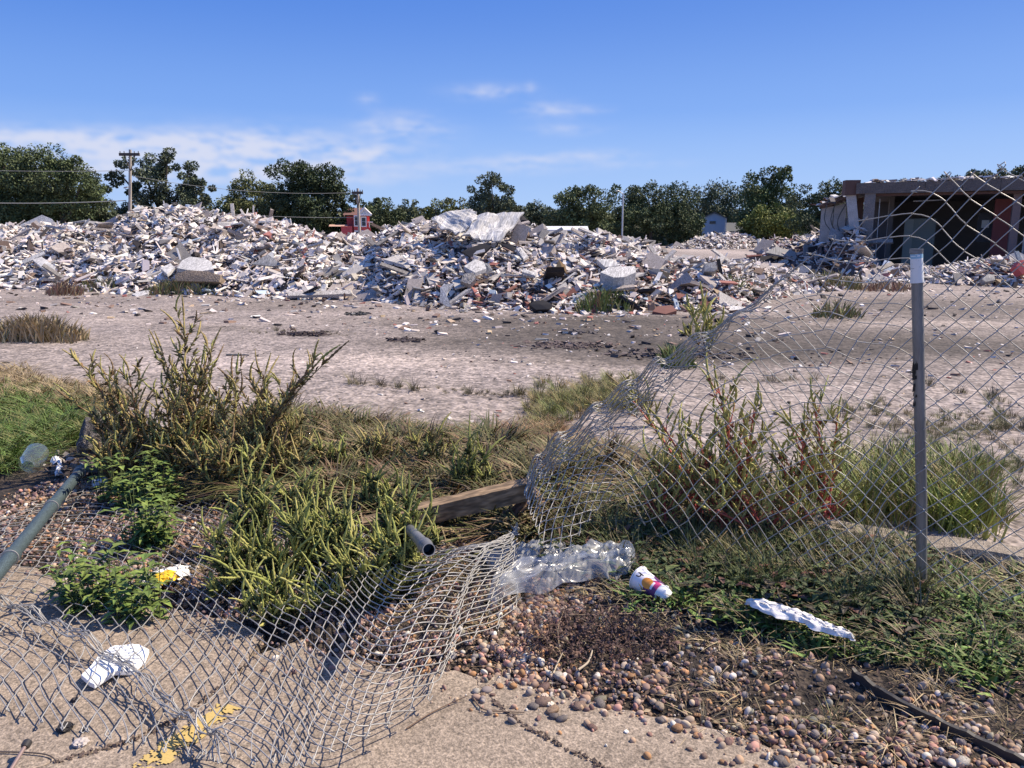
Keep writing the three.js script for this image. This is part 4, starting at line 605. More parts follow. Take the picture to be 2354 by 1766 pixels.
{
  const upright = thing('chain_link_fence', 'chain-link fence standing at the right with its top edge twisted down to the left', 'fence', TS(0.29, FS, 0)), fallen = thing('fallen_chain_link', 'torn sheet of chain-link fence lying flat over the weeds and the walk at left', 'fence', TS(-2.0, 2.6, 0));
  const w = 0.0475, rows = 19, r = 0.0021, R = rng(8), H = 1.85, tearA = fab.U[12] + 0.35 * (fab.U[13] - fab.U[12]), tearB = fab.U[13] + 0.15 * (fab.U[14] - fab.U[13]), pull = 0.80;
  const pos = (u, b) => fab.P(clamp(u, 0, fab.end), clamp(b));
  const from = Math.floor((tearB - pull * H) / w), n0 = Math.floor(tearA / w), jobs = [];
  for (let k = 0; k < n0; k++) jobs.push([upright, k, 0]);
  for (let k = from; k < fab.end / w; k++) jobs.push([fallen, k, 1]);      // the lying sheet has been pulled askew
  for (const [fence, k, askew] of jobs) {
    const pts = [], org = fence.position.clone(), odd = Math.abs(k % 2);
    for (let j = 0; j <= rows * 2; j++) for (const f of j < rows * 2 ? [0, 0.10, 0.5, 0.90] : [0]) {
      const s0 = ((j + odd) % 2 ? 1 : -1), s1 = -s0, q = f === 0 ? s0 : lerp(s0, s1, f), b = (j + f) / (rows * 2), u = (k + 0.5 + 0.53 * q) * w + askew * pull * H * b;
      if (askew && (u < tearB || u > fab.end)) continue;
      const p = pos(u, b), e = 0.01, du = pos(u + e, b).sub(p), db = pos(u, Math.min(1, b + e)).sub(pos(u, Math.max(0, b - e))), n = du.cross(db); if (n.lengthSq() > 1e-14) { n.normalize(); p.addScaledVector(n, (f === 0 ? 0 : f === 0.5 ? 1.3 : 1.5) * r * (j % 2 ? 1 : -1)); }
      pts.push(p);
    }
    if (pts.length < 6) continue;
    // the knuckled ends
    for (const [end] of [[0], [1]]) { const a = end ? pts[pts.length - 1] : pts[0], n2 = end ? pts[pts.length - 3] : pts[2], d = a.clone().sub(n2).normalize(), side = V(R() - 0.5, R() - 0.3, R() - 0.5).multiplyScalar(0.02), loop = [a.clone().addScaledVector(d, 0.014).addScaledVector(side, 0.3), a.clone().addScaledVector(d, 0.018).add(side), a.clone().addScaledVector(d, -0.004).addScaledVector(side, 1.2)]; for (const q of loop) q.y = Math.max(q.y, 0.006); end ? pts.push(...loop) : pts.unshift(...loop.reverse()); }
    const m = new MB(org); m.tube(pts, r, 5); m.build('wire', galv, fence);
  }
}
{ // the post that still stands, wrapped at its top
  const f = at(2125, 1402, 0).add(V(EZ * 0.035, 0, -EX * 0.035)), hd = atZ(2108, 566, -f.z), bx = (hd.x - f.x) / 1.5, t = thing('fence_post', 'grey metal fence post still upright with a white and blue wrap at its top', 'post', f), H = 1.50, r = 0.0215;
  const b = new MB(); b.tube([V(0, -0.1, 0), V(bx * 0.5, 0.5, 0), V(bx, 1.0, 0), V(bx * H, H, 0)], r, 20); b.build('pipe', galvPost, t);
  const cv = document.createElement('canvas'); cv.width = 256; cv.height = 256; const g = cv.getContext('2d'), R = rng(5); g.fillStyle = '#dfe3e6'; g.fillRect(0, 0, 256, 256); g.fillStyle = '#8fb9d2'; g.fillRect(0, 18, 256, 70); g.fillStyle = '#e8edf0'; for (let i = 0; i < 22; i++) g.fillRect(R() * 256, 20 + R() * 66, 10 + R() * 40, 2 + R() * 7);
  g.fillStyle = 'rgba(120,130,140,0.7)'; for (let i = 0; i < 7; i++) g.fillRect(20, 110 + i * 14, 40 + R() * 120, 3); g.fillStyle = '#3a4048'; g.fillRect(8, 120, 26, 60); g.fillStyle = 'rgba(150,140,120,0.5)'; for (let i = 0; i < 60; i++) g.fillRect(R() * 256, R() * 256, R() * 9, R() * 5);
  const wrapTex = new THREE.CanvasTexture(cv); wrapTex.colorSpace = THREE.SRGBColorSpace; wrapTex.flipY = true;
  const w = new MB(); w.tube([1.375, 1.395, 1.44, 1.487].map((y) => V(bx * y, y, 0)), (k, i) => [r + 0.005, r + 0.002, r + 0.0016, r + 0.0014][i], 20, [1, 1, 1], false); w.build('paper_wrap', std({ map: wrapTex, roughness: 0.6, side: THREE.DoubleSide }), t);
  const c = new MB(); c.tube([V(bx * H, H - 0.012, 0), V(bx * H, H + 0.006, 0)], r + 0.003, 20); c.build('rim', galvPost, t);
  const k = new MB(); k.tube([V(bx * 1.4 + r - 0.01, 1.395, 0.01), V(bx * 1.4 + 0.062, 1.395, 0.012), V(bx * 1.4 + 0.062, 1.37, 0.012)], 0.0035, 6); k.build('wire_tie', galv, t);
  const s = new MB(); s.tube([V(-0.0015, 0.84, 0.0), V(-0.0015, 0.93, 0.0)], (q, i) => r + 0.0016, 9); const st = new MB(); for (let i = 0; i < 26; i++) { const a = 2.6 + R() * 1.0, y = 0.98 - Math.abs(R() + R() - 1) * 0.17 + 0.06, d = V(Math.cos(a), 0, Math.sin(a)), u = V(-Math.sin(a), 0, Math.cos(a)), p = V(bx * y, y, 0).addScaledVector(d, r + 0.0012), q = 0.004 + R() * 0.008; st.quad(p.clone().addScaledVector(u, -q), p.clone().addScaledVector(u, q).add(V(0, -q, 0)), p.clone().addScaledVector(u, q * 0.8).add(V(0, q * 2, 0)), p.clone().addScaledVector(u, -q * 0.7).add(V(0, q * 2.4, 0)), [0.02, 0.018, 0.016]); } st.build('tar_stain', VCleaf, t);
}
{ // pushed-over posts
  const A = TS(-2.32, 3.42, 0.02), E = at(986, 1264, 0.45), d = E.clone().sub(A).normalize(), t = thing('leaning_post', 'broken off grey pipe post leaning towards the walk with its hollow end open', 'post', A), L = E.distanceTo(A), P = (q) => d.clone().multiplyScalar(q), r = 0.0235;
  const b = new MB(); b.tube([P(-0.05), P(L * 0.5), P(L)], r, 22, [1, 1, 1], false); b.build('pipe', galvPost, t);
  const i = new MB(); i.tube([P(L - 0.35), P(L - 0.1), P(L)], r - 0.003, 22, [1, 1, 1], false); i.tube([P(L - 0.351), P(L - 0.35)], r - 0.003, 22); i.build('bore', std({ color: lin(0.10, 0.10, 0.10), metalness: 0.4, roughness: 0.6, side: THREE.DoubleSide }), t);
  const e = new MB(), u = V(1, 0, 0).addScaledVector(d, -d.x).normalize(), v = d.clone().cross(u); for (let k = 0; k < 22; k++) { const q = (a, rr) => P(L + 0.0008).addScaledVector(u, Math.cos(a) * rr).addScaledVector(v, Math.sin(a) * rr), a0 = k / 22 * 6.2832, a1 = (k + 1) / 22 * 6.2832; e.quad(q(a0, r - 0.003), q(a0, r), q(a1, r), q(a1, r - 0.003)); } e.build('cut_edge', galv, t);
  const c = new MB(); c.tube([P(L - 0.17), P(L - 0.16), P(L - 0.11), P(L - 0.10)], [r, r + 0.005, r + 0.005, r], 22); c.build('collar', galvPost, t);
}
{
  const A = at(186, 1082, 0.10), E = at(-70, 1395, 0.16), d = E.clone().sub(A), L = d.length(); d.normalize();
  const t = thing('fallen_post', 'blue green painted pipe post lying over the fallen wire at left', 'post', A), P = (q) => d.clone().multiplyScalar(q), m = std({ color: lin(0.115, 0.165, 0.18), roughness: 0.55, metalness: 0.2, map: rep(G_con.map, 2, 5) });
  const b = new MB(); b.tube([P(-0.04), P(L * 0.33), P(L * 0.66), P(L)], 0.031, 18); b.build('pipe', m, t);
  for (const q of [0.0, 0.35, 0.72]) { const c = new MB(); c.tube([P(L * q), P(L * q + 0.012), P(L * q + 0.05), P(L * q + 0.06)], [0.031, 0.038, 0.038, 0.031], 18); c.build('coupling', m, t); const e = new MB(); e.tube([P(L * q + 0.055), P(L * q + 0.061)], 0.0375, 18); e.build('bare_ring', galv, t); }
}
{ // the lump of old footing that came up with it
  const o = at(188, 1075, 0.03), g = new THREE.IcosahedronGeometry(1, 4), q = g.attributes.position, v = V(); for (let i = 0; i < q.count; i++) { v.fromBufferAttribute(q, i); const k = 1 + 0.22 * N2(v.x * 1.5 + 3, v.y * 1.5 + v.z * 1.7) + 0.12 * N2(v.x * 4, v.z * 4 + v.y * 4) + 0.07 * N2(v.x * 10 + v.z * 3, v.y * 10); v.multiplyScalar(k); q.setXYZ(i, v.x * 0.10 + v.y * 0.02, v.y * 0.17 + 0.12, v.z * 0.11); } g.computeVertexNormals();
  tag(mesh('concrete_footing', g, std({ color: lin(0.30, 0.275, 0.265), map: rep(G_soil.map, 2), bumpMap: rep(G_soil.bump, 2), bumpScale: 0.02 }), null, o.add(V(0.0, 0, -0.18))), 'rough grey lump of concrete footing beside the plastic jar', 'concrete footing');
}
{ // the timber beam and the broken wood under its end
  const wood = (c) => std({ color: lin(...c), map: WOOD.map, bumpMap: WOOD.bump, bumpScale: 0.004, roughness: 0.85 });
  const A = at(836, 1214, 0.13), E = at(1222, 1122, 0.28), d = E.clone().sub(A), L = d.length(); d.normalize(); const side = V(-d.z, 0, d.x).normalize().multiplyScalar(-1), upv = side.clone().cross(d).normalize(); if (upv.y < 0) { upv.negate(); }
  const t = thing('timber_beam', 'weathered brown timber beam lying under the twisted end of the fence', 'beam', A);
  const g = new THREE.BoxGeometry(L, 0.088, 0.10, 24, 2, 2), q = g.attributes.position, uv = g.attributes.uv; for (let i = 0; i < q.count; i++) { const x = q.getX(i), y = q.getY(i), z = q.getZ(i), j = 0.004 * N2(x * 9, y * 30 + z * 40), end = x > L / 2 - 0.001 ? 0.02 * N2(y * 60, z * 60) : 0; q.setXYZ(i, x + end, y + j, z + j); uv.setXY(i, (x + L / 2) * 1.2, (y + z) * 1.2); } g.computeVertexNormals();
  const o = mesh('beam', g, wood([0.46, 0.32, 0.19]), t); o.matrixAutoUpdate = true; o.quaternion.setFromRotationMatrix(new THREE.Matrix4().makeBasis(d, upv, d.clone().cross(upv))); o.position.copy(d).multiplyScalar(L / 2);
  const frag = (name, label, pts, h0, h1, th, c) => { const P = pts.map(([x, y, h]) => at(x, y, h)), og = P[0].clone(), b = new MB(og), n = V().crossVectors(P[1].clone().sub(P[0]), P[2].clone().sub(P[0])).normalize(); if (n.z < 0) n.negate(); const Q = P.map((p) => p.clone().addScaledVector(n, -th)); for (let i = 1; i < P.length - 1; i++) { b.tri(P[0], P[i], P[i + 1]); b.tri(Q[0], Q[i + 1], Q[i]); } for (let i = 0; i < P.length; i++) { const j = (i + 1) % P.length; b.quad(P[i], Q[i], Q[j], P[j]); } tag(b.build(name, wood(c), null, og), label, 'broken board'); };
  frag('broken_board', 'splintered reddish board end standing under the tip of the timber beam', [[1138, 1232, 0.05], [1140, 1204, 0.10], [1196, 1148, 0.21], [1214, 1140, 0.23], [1206, 1172, 0.16], [1186, 1192, 0.12], [1176, 1222, 0.06]], 0, 0, 0.03, [0.26, 0.16, 0.12]);
  frag('broken_board', 'dark brown board lying in the shade below the timber beam', [[1046, 1240, 0.02], [1052, 1208, 0.09], [1120, 1206, 0.09], [1140, 1236, 0.03]], 0, 0, 0.03, [0.20, 0.12, 0.08]);
}

// ---------- weeds ----------
const C_spike = [[0.30, 0.28, 0.085], [0.25, 0.26, 0.075], [0.24, 0.20, 0.075], [0.19, 0.15, 0.07]].map((c) => std({ color: lin(...c), roughness: 0.95 }));
const C_dry = [[0.33, 0.26, 0.11], [0.38, 0.31, 0.12], [0.20, 0.135, 0.07], [0.40, 0.36, 0.13], [0.34, 0.34, 0.11]].map((c) => std({ color: lin(...c), roughness: 0.95 }));
const C_lush = [[0.36, 0.37, 0.11], [0.29, 0.32, 0.085], [0.42, 0.40, 0.13], [0.24, 0.26, 0.075]].map((c) => std({ color: lin(...c), roughness: 0.95 }));
function spikeGeo(R, p0, dir, len, r, bend) {
  const pts = [], n = 11, d = dir.clone().normalize(), p = p0.clone(); for (let i = 0; i <= n; i++) { pts.push(p.clone()); p.addScaledVector(d, len / n); d.addScaledVector(bend, 1 / n).normalize(); }
  const b = new MB(); b.tube(pts, (k, i) => r * (0.35 + 0.8 * Math.sin(Math.min(1, k * 3.2 + 0.12) * 1.57)) * (1 - 0.62 * k * k) * (i % 2 ? 1.28 : 0.76) * (0.85 + 0.3 * R()), 6); return b;
}
function pigweed(label, base, tips, o = {}) {       // tips: [point, spread of side branches]
  const R = rng(o.seed), t = thing('pigweed_plant', label, 'weed', base), stem = new MB(), leaf = new MB(), mats = o.mats ?? C_spike, red = o.red ?? [0.26, 0.10, 0.07], grn = o.stemTop ?? [0.22, 0.18, 0.075];
  const spike = (p, d, len, r, bend) => { const b = spikeGeo(R, p, d, len, r, bend); b.build('seed_spike', mats[Math.floor(R() * mats.length)], t); };
  const lf = (p, dir, k = 1) => { const side = V(R() - 0.5, R() * 0.4, R() - 0.5).cross(dir).normalize(); leaf.leaf(p, dir.clone().add(V(R() - 0.5, R() - 0.6, R() - 0.5)).normalize(), side, (0.03 + 0.045 * R()) * k, (0.008 + 0.012 * R()) * k, vary(R, pick(R, o.leaves ?? [[3, [0.085, 0.085, 0.03]], [2, [0.12, 0.10, 0.035]], [1, [0.16, 0.09, 0.04]]]), 0.3), 0.3); };
  for (const [tip, spread = 0.4, nb = 12] of tips) {
    const T = tip.clone().sub(base), H = T.length(), mid = T.clone().multiplyScalar(0.5); mid.x *= 0.75; mid.z *= 0.75; mid.y *= 1.06;
    const S = curve([V(0, 0, 0), mid, T], 12), R0 = (o.stemR ?? 0.007) * (0.7 + 0.5 * H), last = S[12].clone().sub(S[11]).normalize();
    const main = S.slice(0, 11); stem.tube(main, (k) => R0 * (1 - 0.72 * k), 6, (k) => [lerp(red[0], grn[0], k), lerp(red[1], grn[1], k), lerp(red[2], grn[2], k)]);
    spike(S[10], S[12].clone().sub(S[10]), S[12].distanceTo(S[10]) * (o.tipLen ?? 1.25), (o.spikeR ?? 0.0064), V((R() - 0.5) * 1.6, o.arch ?? 0.05, (R() - 0.5) * 0.4));
    for (let i = 0; i < nb; i++) {
      const k = 0.12 + 0.84 * (i + R()) / nb, q = k * 10, j = Math.min(9, Math.floor(q)), p = main[j].clone().lerp(main[j + 1], q - j), a = i * 2.4 + R(), dir = V(Math.cos(a), 0.55 + R() * 0.8, Math.sin(a) * 0.8).normalize().addScaledVector(last, 0.35).normalize();
      const len = spread * H * (1.05 - 0.72 * k) * (0.55 + 0.6 * R()), e = p.clone().addScaledVector(dir, len), m2 = p.clone().lerp(e, 0.5).add(V(0, -0.03 * len, 0)); e.y += 0.12 * len;
      const Bp = curve([p, m2, e], 5); stem.tube(Bp, (w) => R0 * 0.5 * (1 - 0.6 * w) * (1 - 0.4 * k), 5, (w) => [lerp(red[0], grn[0], 0.3 + 0.7 * w), lerp(red[1], grn[1], 0.3 + 0.7 * w), lerp(red[2], grn[2], 0.3 + 0.7 * w)]);
      spike(Bp[4], e.clone().sub(Bp[3]).normalize().add(V(0, 0.25, 0)), (0.07 + 0.10 * R()) * (o.spikeL ?? 1), (o.spikeR ?? 0.0064) * (0.7 + 0.4 * R()), V((R() - 0.5) * 2.6, 0.5 - 0.9 * R(), (R() - 0.5) * 2.6));
      const ns = (o.ns ?? 2) + Math.floor(R() * (o.ns ?? 3.4)); for (let s = 0; s < ns; s++) { const w = 0.35 + 0.55 * R(), pp = Bp[Math.floor(w * 5)], d2 = dir.clone().add(V(R() - 0.5, R() * 0.8, R() - 0.5)).normalize(); spike(pp, d2, (0.035 + 0.06 * R()) * (o.spikeL ?? 1), (o.spikeR ?? 0.0064) * (0.55 + 0.4 * R()), V((R() - 0.5) * 2.6, 0.5 - 0.7 * R(), (R() - 0.5) * 2.6)); }
      for (let s = 0; s < (o.nl ?? 9); s++) lf(Bp[Math.floor(R() * 5)], dir);
      for (let s = 0; s < (o.nl ?? 9) * 0.5; s++) lf(main[Math.floor(R() * 10)], V(R() - 0.5, 0.4, R() - 0.5).normalize());
    }
  }
  stem.build('stem', VC, t); stuff(leaf.build('foliage', VCleaf, t)); return t;
}
const gz = (x, y) => { const p = at(x, y, 0.04); p.y = topY(p.x, p.z); return p; };
const tipAt = (b, x, y, dz = 0) => atZ(x, y, -b.z + dz);
const W = (label, bx, by, tips, o) => { const b = gz(bx, by); return pigweed(label, b, tips.map(([x, y, dz, sp, nb]) => [tipAt(b, x, y, dz), sp, nb]), o); };
W('tallest pigweed of the left clump with an upright tip', 440, 1085, [[421, 690, 0, 0.33, 20], [500, 760, 0.1, 0.34, 13], [360, 770, -0.05, 0.34, 13], [470, 800, -0.2, 0.35, 11]], { seed: 201, mats: C_dry, stemR: 0.008 });
W('reddish pigweed at the left of the clump leaning to the left', 330, 1095, [[158, 805, 0, 0.30, 15], [225, 830, 0.1, 0.30, 11], [290, 820, -0.15, 0.34, 11], [135, 902, -0.1, 0.3, 7]], { seed: 202, mats: C_dry, red: [0.32, 0.10, 0.07] });
W('pigweed at the right of the left clump arching to the right', 570, 1110, [[765, 795, 0, 0.22, 17], [620, 820, 0.15, 0.3, 12], [700, 860, -0.1, 0.26, 9], [790, 791, 0.02, 0.1, 3]], { seed: 203, mats: C_dry, arch: -0.1 });
W('brown pigweed in front of the middle of the left clump', 540, 1120, [[545, 820, 0, 0.33, 14], [500, 900, -0.1, 0.35, 10], [600, 900, 0.1, 0.35, 10]], { seed: 204, mats: C_dry, red: [0.22, 0.08, 0.06] });
W('low bushy pigweed filling the foot of the left clump', 400, 1100, [[300, 950, -0.1, 0.5, 14], [380, 920, -0.2, 0.5, 14], [460, 940, -0.15, 0.5, 14], [250, 990, -0.05, 0.5, 10]], { seed: 205, mats: C_dry, nl: 16 });
W('low tangled pigweed right of the foot of the left clump', 640, 1100, [[600, 960, -0.1, 0.5, 13], [680, 970, 0, 0.5, 12], [560, 1000, -0.15, 0.5, 12], [740, 1010, 0.05, 0.45, 8]], { seed: 206, mats: C_dry, nl: 15 });
W('low olive brown pigweed in front of the tallest one', 420, 1120, [[350, 1020, 0, 0.55, 12], [420, 990, 0, 0.55, 12], [490, 1030, 0, 0.5, 11]], { seed: 251, mats: [...C_dry, C_spike[1]], nl: 16 });
W('low brown pigweed leaning right in front of the arching one', 620, 1130, [[570, 1030, 0, 0.55, 11], [650, 1010, 0, 0.5, 12], [720, 1050, 0, 0.5, 10]], { seed: 252, mats: [...C_dry, C_lush[0]], nl: 15 });
W('small green pigweed in the dry grass right of the left clump', 760, 1110, [[720, 1020, 0, 0.5, 10], [790, 1030, 0, 0.5, 9], [830, 1060, 0, 0.45, 8]], { seed: 253, mats: [C_lush[1], C_lush[3], C_dry[0]], nl: 14 });
W('reddish pigweed at the left foot of the left clump beside the footing', 260, 1120, [[225, 1020, 0, 0.5, 10], [290, 1010, 0, 0.5, 11], [330, 1050, 0, 0.45, 9]], { seed: 254, mats: C_dry, red: [0.34, 0.10, 0.08], nl: 13 });
W('thin pale pigweed among the dry grass before the lot', 860, 1090, [[840, 1010, 0, 0.45, 8], [890, 1000, 0, 0.45, 8], [920, 1040, 0, 0.4, 7]], { seed: 255, mats: C_dry, nl: 9 });
// the low yellow green sprawl in front
const lush = { mats: C_lush, red: [0.20, 0.16, 0.07], stemTop: [0.22, 0.24, 0.08], spikeL: 1.2, spikeR: 0.0054, nl: 20, stemR: 0.006, leaves: [[4, [0.05, 0.07, 0.022]], [2, [0.085, 0.10, 0.03]], [1.5, [0.10, 0.075, 0.035]]] };
W('yellow green pigweed standing up behind the sprawling weeds', 590, 1260, [[575, 1080, 0, 0.5, 8], [565, 1010, 0.05, 0.22, 4], [610, 1150, -0.05, 0.5, 8], [520, 1190, -0.1, 0.5, 8]], { ...lush, seed: 211 });
W('sprawling yellow green pigweed bending left over the fallen wire', 690, 1330, [[510, 1330, -0.25, 0.45, 10], [560, 1420, -0.3, 0.4, 9], [600, 1280, -0.1, 0.5, 10], [680, 1190, 0.1, 0.5, 10], [530, 1250, -0.05, 0.4, 8]], { ...lush, seed: 212, arch: 0.25 });
W('sprawling pigweed with a drooping dry head in the middle of the weeds', 780, 1330, [[640, 1195, 0, 0.4, 10], [760, 1170, 0.1, 0.5, 9], [830, 1240, -0.1, 0.5, 10], [720, 1400, -0.3, 0.4, 9], [815, 1110, 0.15, 0.25, 5]], { ...lush, seed: 213 });
W('yellow green pigweed with tall curling spikes beside the timber beam', 900, 1300, [[890, 1150, 0.05, 0.5, 10], [960, 1130, 0.1, 0.45, 10], [1000, 1180, 0, 0.45, 9], [850, 1260, -0.15, 0.5, 9], [1050, 1240, -0.05, 0.4, 7]], { ...lush, seed: 214, spikeL: 1.15 });
W('yellow green pigweed lowest in front of the leaning pipe', 850, 1390, [[760, 1290, 0, 0.5, 10], [870, 1290, 0.05, 0.5, 9], [940, 1330, 0, 0.45, 8], [660, 1400, -0.15, 0.45, 9]], { ...lush, seed: 215 });
W('upright green pigweed behind the right part of the timber beam', 1070, 1160, [[1085, 1010, 0, 0.32, 8], [1130, 1030, 0.1, 0.3, 7], [1040, 1060, 0, 0.35, 6], [1160, 1080, 0.05, 0.3, 5]], { ...lush, seed: 216 });
W('slender green pigweed just left of the beam behind the sprawl', 870, 1200, [[850, 1080, 0, 0.35, 7], [920, 1100, 0.05, 0.35, 6], [820, 1130, 0, 0.4, 6]], { ...lush, seed: 217 });
W('olive pigweed of curling spikes at the left of the sprawl', 560, 1340, [[480, 1220, 0, 0.5, 9], [500, 1290, -0.1, 0.5, 9], [470, 1380, -0.2, 0.4, 8], [620, 1240, 0, 0.5, 9]], { ...lush, seed: 231, arch: 0.2 });
W('dense yellow green pigweed in the heart of the sprawl', 730, 1290, [[660, 1210, 0, 0.5, 10], [720, 1180, 0, 0.5, 10], [800, 1200, 0, 0.5, 9], [690, 1260, -0.15, 0.5, 9], [760, 1250, -0.15, 0.5, 9]], { ...lush, seed: 232, nl: 18 });
W('dark rooted pigweed of drooping spikes under the pipe end', 930, 1370, [[880, 1230, 0, 0.45, 9], [940, 1250, 0, 0.45, 9], [1010, 1300, 0, 0.4, 7], [800, 1330, -0.1, 0.5, 9]], { ...lush, seed: 233, arch: 0.3 });
W('low olive pigweed at the front edge of the sprawl', 640, 1400, [[540, 1400, -0.1, 0.45, 9], [600, 1440, -0.15, 0.4, 8], [700, 1420, -0.1, 0.45, 9], [640, 1330, 0, 0.5, 9]], { ...lush, seed: 234, nl: 16, arch: 0.2 });
W('pigweed with two long bowed spikes behind the heart of the sprawl', 700, 1220, [[640, 1120, 0, 0.4, 7], [760, 1120, 0, 0.4, 7], [700, 1080, 0.1, 0.35, 6]], { ...lush, seed: 235, spikeL: 1.3 });
W('brown green pigweed between the left clump and the yellow green ones', 500, 1150, [[430, 1030, 0, 0.5, 11], [520, 1020, 0, 0.5, 11], [570, 1060, 0, 0.45, 9]], { seed: 236, mats: [...C_dry, C_spike[0], C_spike[1]], nl: 18 });
W('bushy brown pigweed behind the jar side of the left clump', 280, 1080, [[210, 960, 0, 0.5, 12], [270, 930, 0, 0.5, 12], [330, 960, 0, 0.5, 10]], { seed: 237, mats: C_dry, nl: 18 });
W('pale brown pigweed at the back of the left clump', 480, 1060, [[400, 850, 0, 0.4, 13], [450, 860, 0, 0.4, 12], [530, 900, 0, 0.4, 11], [330, 880, 0, 0.38, 11]], { seed: 238, mats: C_dry, nl: 13 });
W('pigweed of many thin stems right behind the left clump', 640, 1070, [[590, 880, 0, 0.36, 12], [660, 900, 0, 0.34, 11], [700, 960, 0, 0.4, 9]], { seed: 239, mats: [...C_dry, C_spike[2]], nl: 12 });
W('small green brown pigweed at the right end of the dry grass', 980, 1110, [[950, 1000, 0, 0.45, 8], [1010, 990, 0, 0.4, 8], [1040, 1040, 0, 0.4, 6]], { seed: 240, mats: [...C_spike, C_lush[0]], nl: 12 });
// behind the fence at right, with red stems
const redw = { red: [0.52, 0.07, 0.08], stemTop: [0.44, 0.14, 0.09], mats: [C_lush[0], C_lush[2], C_spike[0], C_dry[3]], nl: 4, ns: 1.6, spikeL: 1.15, spikeR: 0.0058, leaves: [[3, [0.11, 0.105, 0.04]], [2, [0.18, 0.15, 0.055]], [1.6, [0.27, 0.08, 0.06]]], stemR: 0.0105 };
W('red stemmed pigweed behind the fence with the thickest stem', 1700, 1235, [[1640, 845, 0.1, 0.34, 15], [1740, 900, -0.05, 0.36, 12], [1560, 960, 0.1, 0.35, 11], [1690, 1000, -0.2, 0.4, 10]], { ...redw, seed: 221 });
W('red stemmed pigweed behind the fence leaning left towards the twisted wire', 1620, 1225, [[1500, 940, 0, 0.36, 11], [1420, 880, 0.3, 0.2, 8], [1480, 1040, -0.1, 0.4, 10], [1570, 1060, -0.2, 0.45, 10]], { ...redw, seed: 222 });
W('pigweed with upright spikes nearest the standing fence post', 1900, 1225, [[1860, 880, 0, 0.22, 12], [1930, 915, 0.1, 0.25, 10], [1800, 940, 0, 0.32, 10], [1850, 1050, -0.2, 0.4, 9]], { ...redw, seed: 223 });
W('low reddish pigweed spreading at the foot of the fence', 1760, 1255, [[1840, 1110, -0.1, 0.5, 11], [1680, 1110, -0.1, 0.5, 11], [1900, 1170, -0.1, 0.5, 8], [1600, 1160, -0.15, 0.5, 9]], { ...redw, seed: 224, nl: 8 });
W('red stemmed pigweed in the middle of the fence weeds with dense leaves', 1660, 1250, [[1600, 1000, 0, 0.45, 13], [1680, 920, 0.1, 0.4, 13], [1740, 1020, 0, 0.45, 12], [1640, 1080, -0.15, 0.5, 11]], { ...redw, seed: 241, nl: 9 });
W('leafy reddish pigweed at the left end of the fence weeds', 1530, 1240, [[1460, 1100, 0, 0.5, 10], [1520, 1050, 0, 0.5, 11], [1590, 1090, 0, 0.5, 10]], { ...redw, seed: 242, nl: 7 });
W('olive pigweed between the red stems and the upright spikes', 1830, 1240, [[1780, 1010, 0, 0.45, 12], [1850, 960, 0, 0.4, 12], [1900, 1060, 0, 0.45, 9]], { ...redw, seed: 243, nl: 7 });
W('pigweed clump on the lot beyond the twisted wire', 1625, 820, [[1575, 700, 0, 0.35, 8], [1620, 690, 0.2, 0.3, 7], [1655, 745, 0, 0.3, 6], [1560, 760, -0.2, 0.35, 5]], { seed: 225, mats: [C_spike[0], C_lush[2]], spikeR: 0.014, spikeL: 2.2, stemR: 0.011, nl: 5 });
W('thin pigweed poking out left above the twisted wire', 1500, 985, [[1395, 862, 0, 0.3, 4], [1440, 885, 0, 0.25, 4], [1350, 930, -0.2, 0.3, 4]], { seed: 226, mats: C_spike, spikeL: 1.4, nl: 4 });
// broadleaf weeds growing through the fallen wire
function broadleaf(label, x, y, w, n, seed) {
  const R = rng(seed), b = gz(x, y), t = thing('broadleaf_weed', label, 'weed', b), lf = new MB(), st = new MB();
  for (let i = 0; i < n; i++) {
    const a = R() * 6.283, r = w * Math.sqrt(R()), foot = V(Math.cos(a) * r, 0, Math.sin(a) * r * 0.6), h = 0.08 + 0.24 * R(), tip = foot.clone().add(V((R() - 0.5) * 0.12, h, (R() - 0.5) * 0.12)), S = curve([foot, foot.clone().lerp(tip, 0.5).add(V(0.01, 0, 0.01)), tip], 5); st.tube(S, (k) => 0.003 * (1 - 0.6 * k), 4, [0.10, 0.13, 0.04], false);
    for (let k = 0; k < 11; k++) { const p = S[1 + Math.floor(R() * 4.99)], q = k * 2.4 + R(), dir = V(Math.cos(q), 0.15 + 0.5 * R(), Math.sin(q)).normalize(), side = V(-Math.sin(q), 0, Math.cos(q)); lf.leaf(p, dir, side, 0.045 + 0.045 * R(), 0.017 + 0.018 * R(), vary(R, pick(R, [[3, [0.11, 0.17, 0.032]], [2, [0.16, 0.22, 0.045]], [1, [0.07, 0.105, 0.022]]]), 0.25), 0.35); }
  }
  st.build('stem', VC, t); stuff(lf.build('foliage', VCleaf, t));
}
broadleaf('leafy green weed growing up through the fallen wire below the left clump', 345, 1160, 0.17, 44, 301);
broadleaf('leafy green weed in the middle of the fallen wire', 345, 1250, 0.13, 34, 302);
broadleaf('leafy dark green weed nearest the walk left of the yellow packet', 240, 1365, 0.19, 46, 303);
broadleaf('small leafy weed beside the jar and the footing', 250, 1150, 0.08, 9, 304);
broadleaf('small leafy weed at the edge of the walk left of the sprawl', 310, 1400, 0.10, 14, 305);

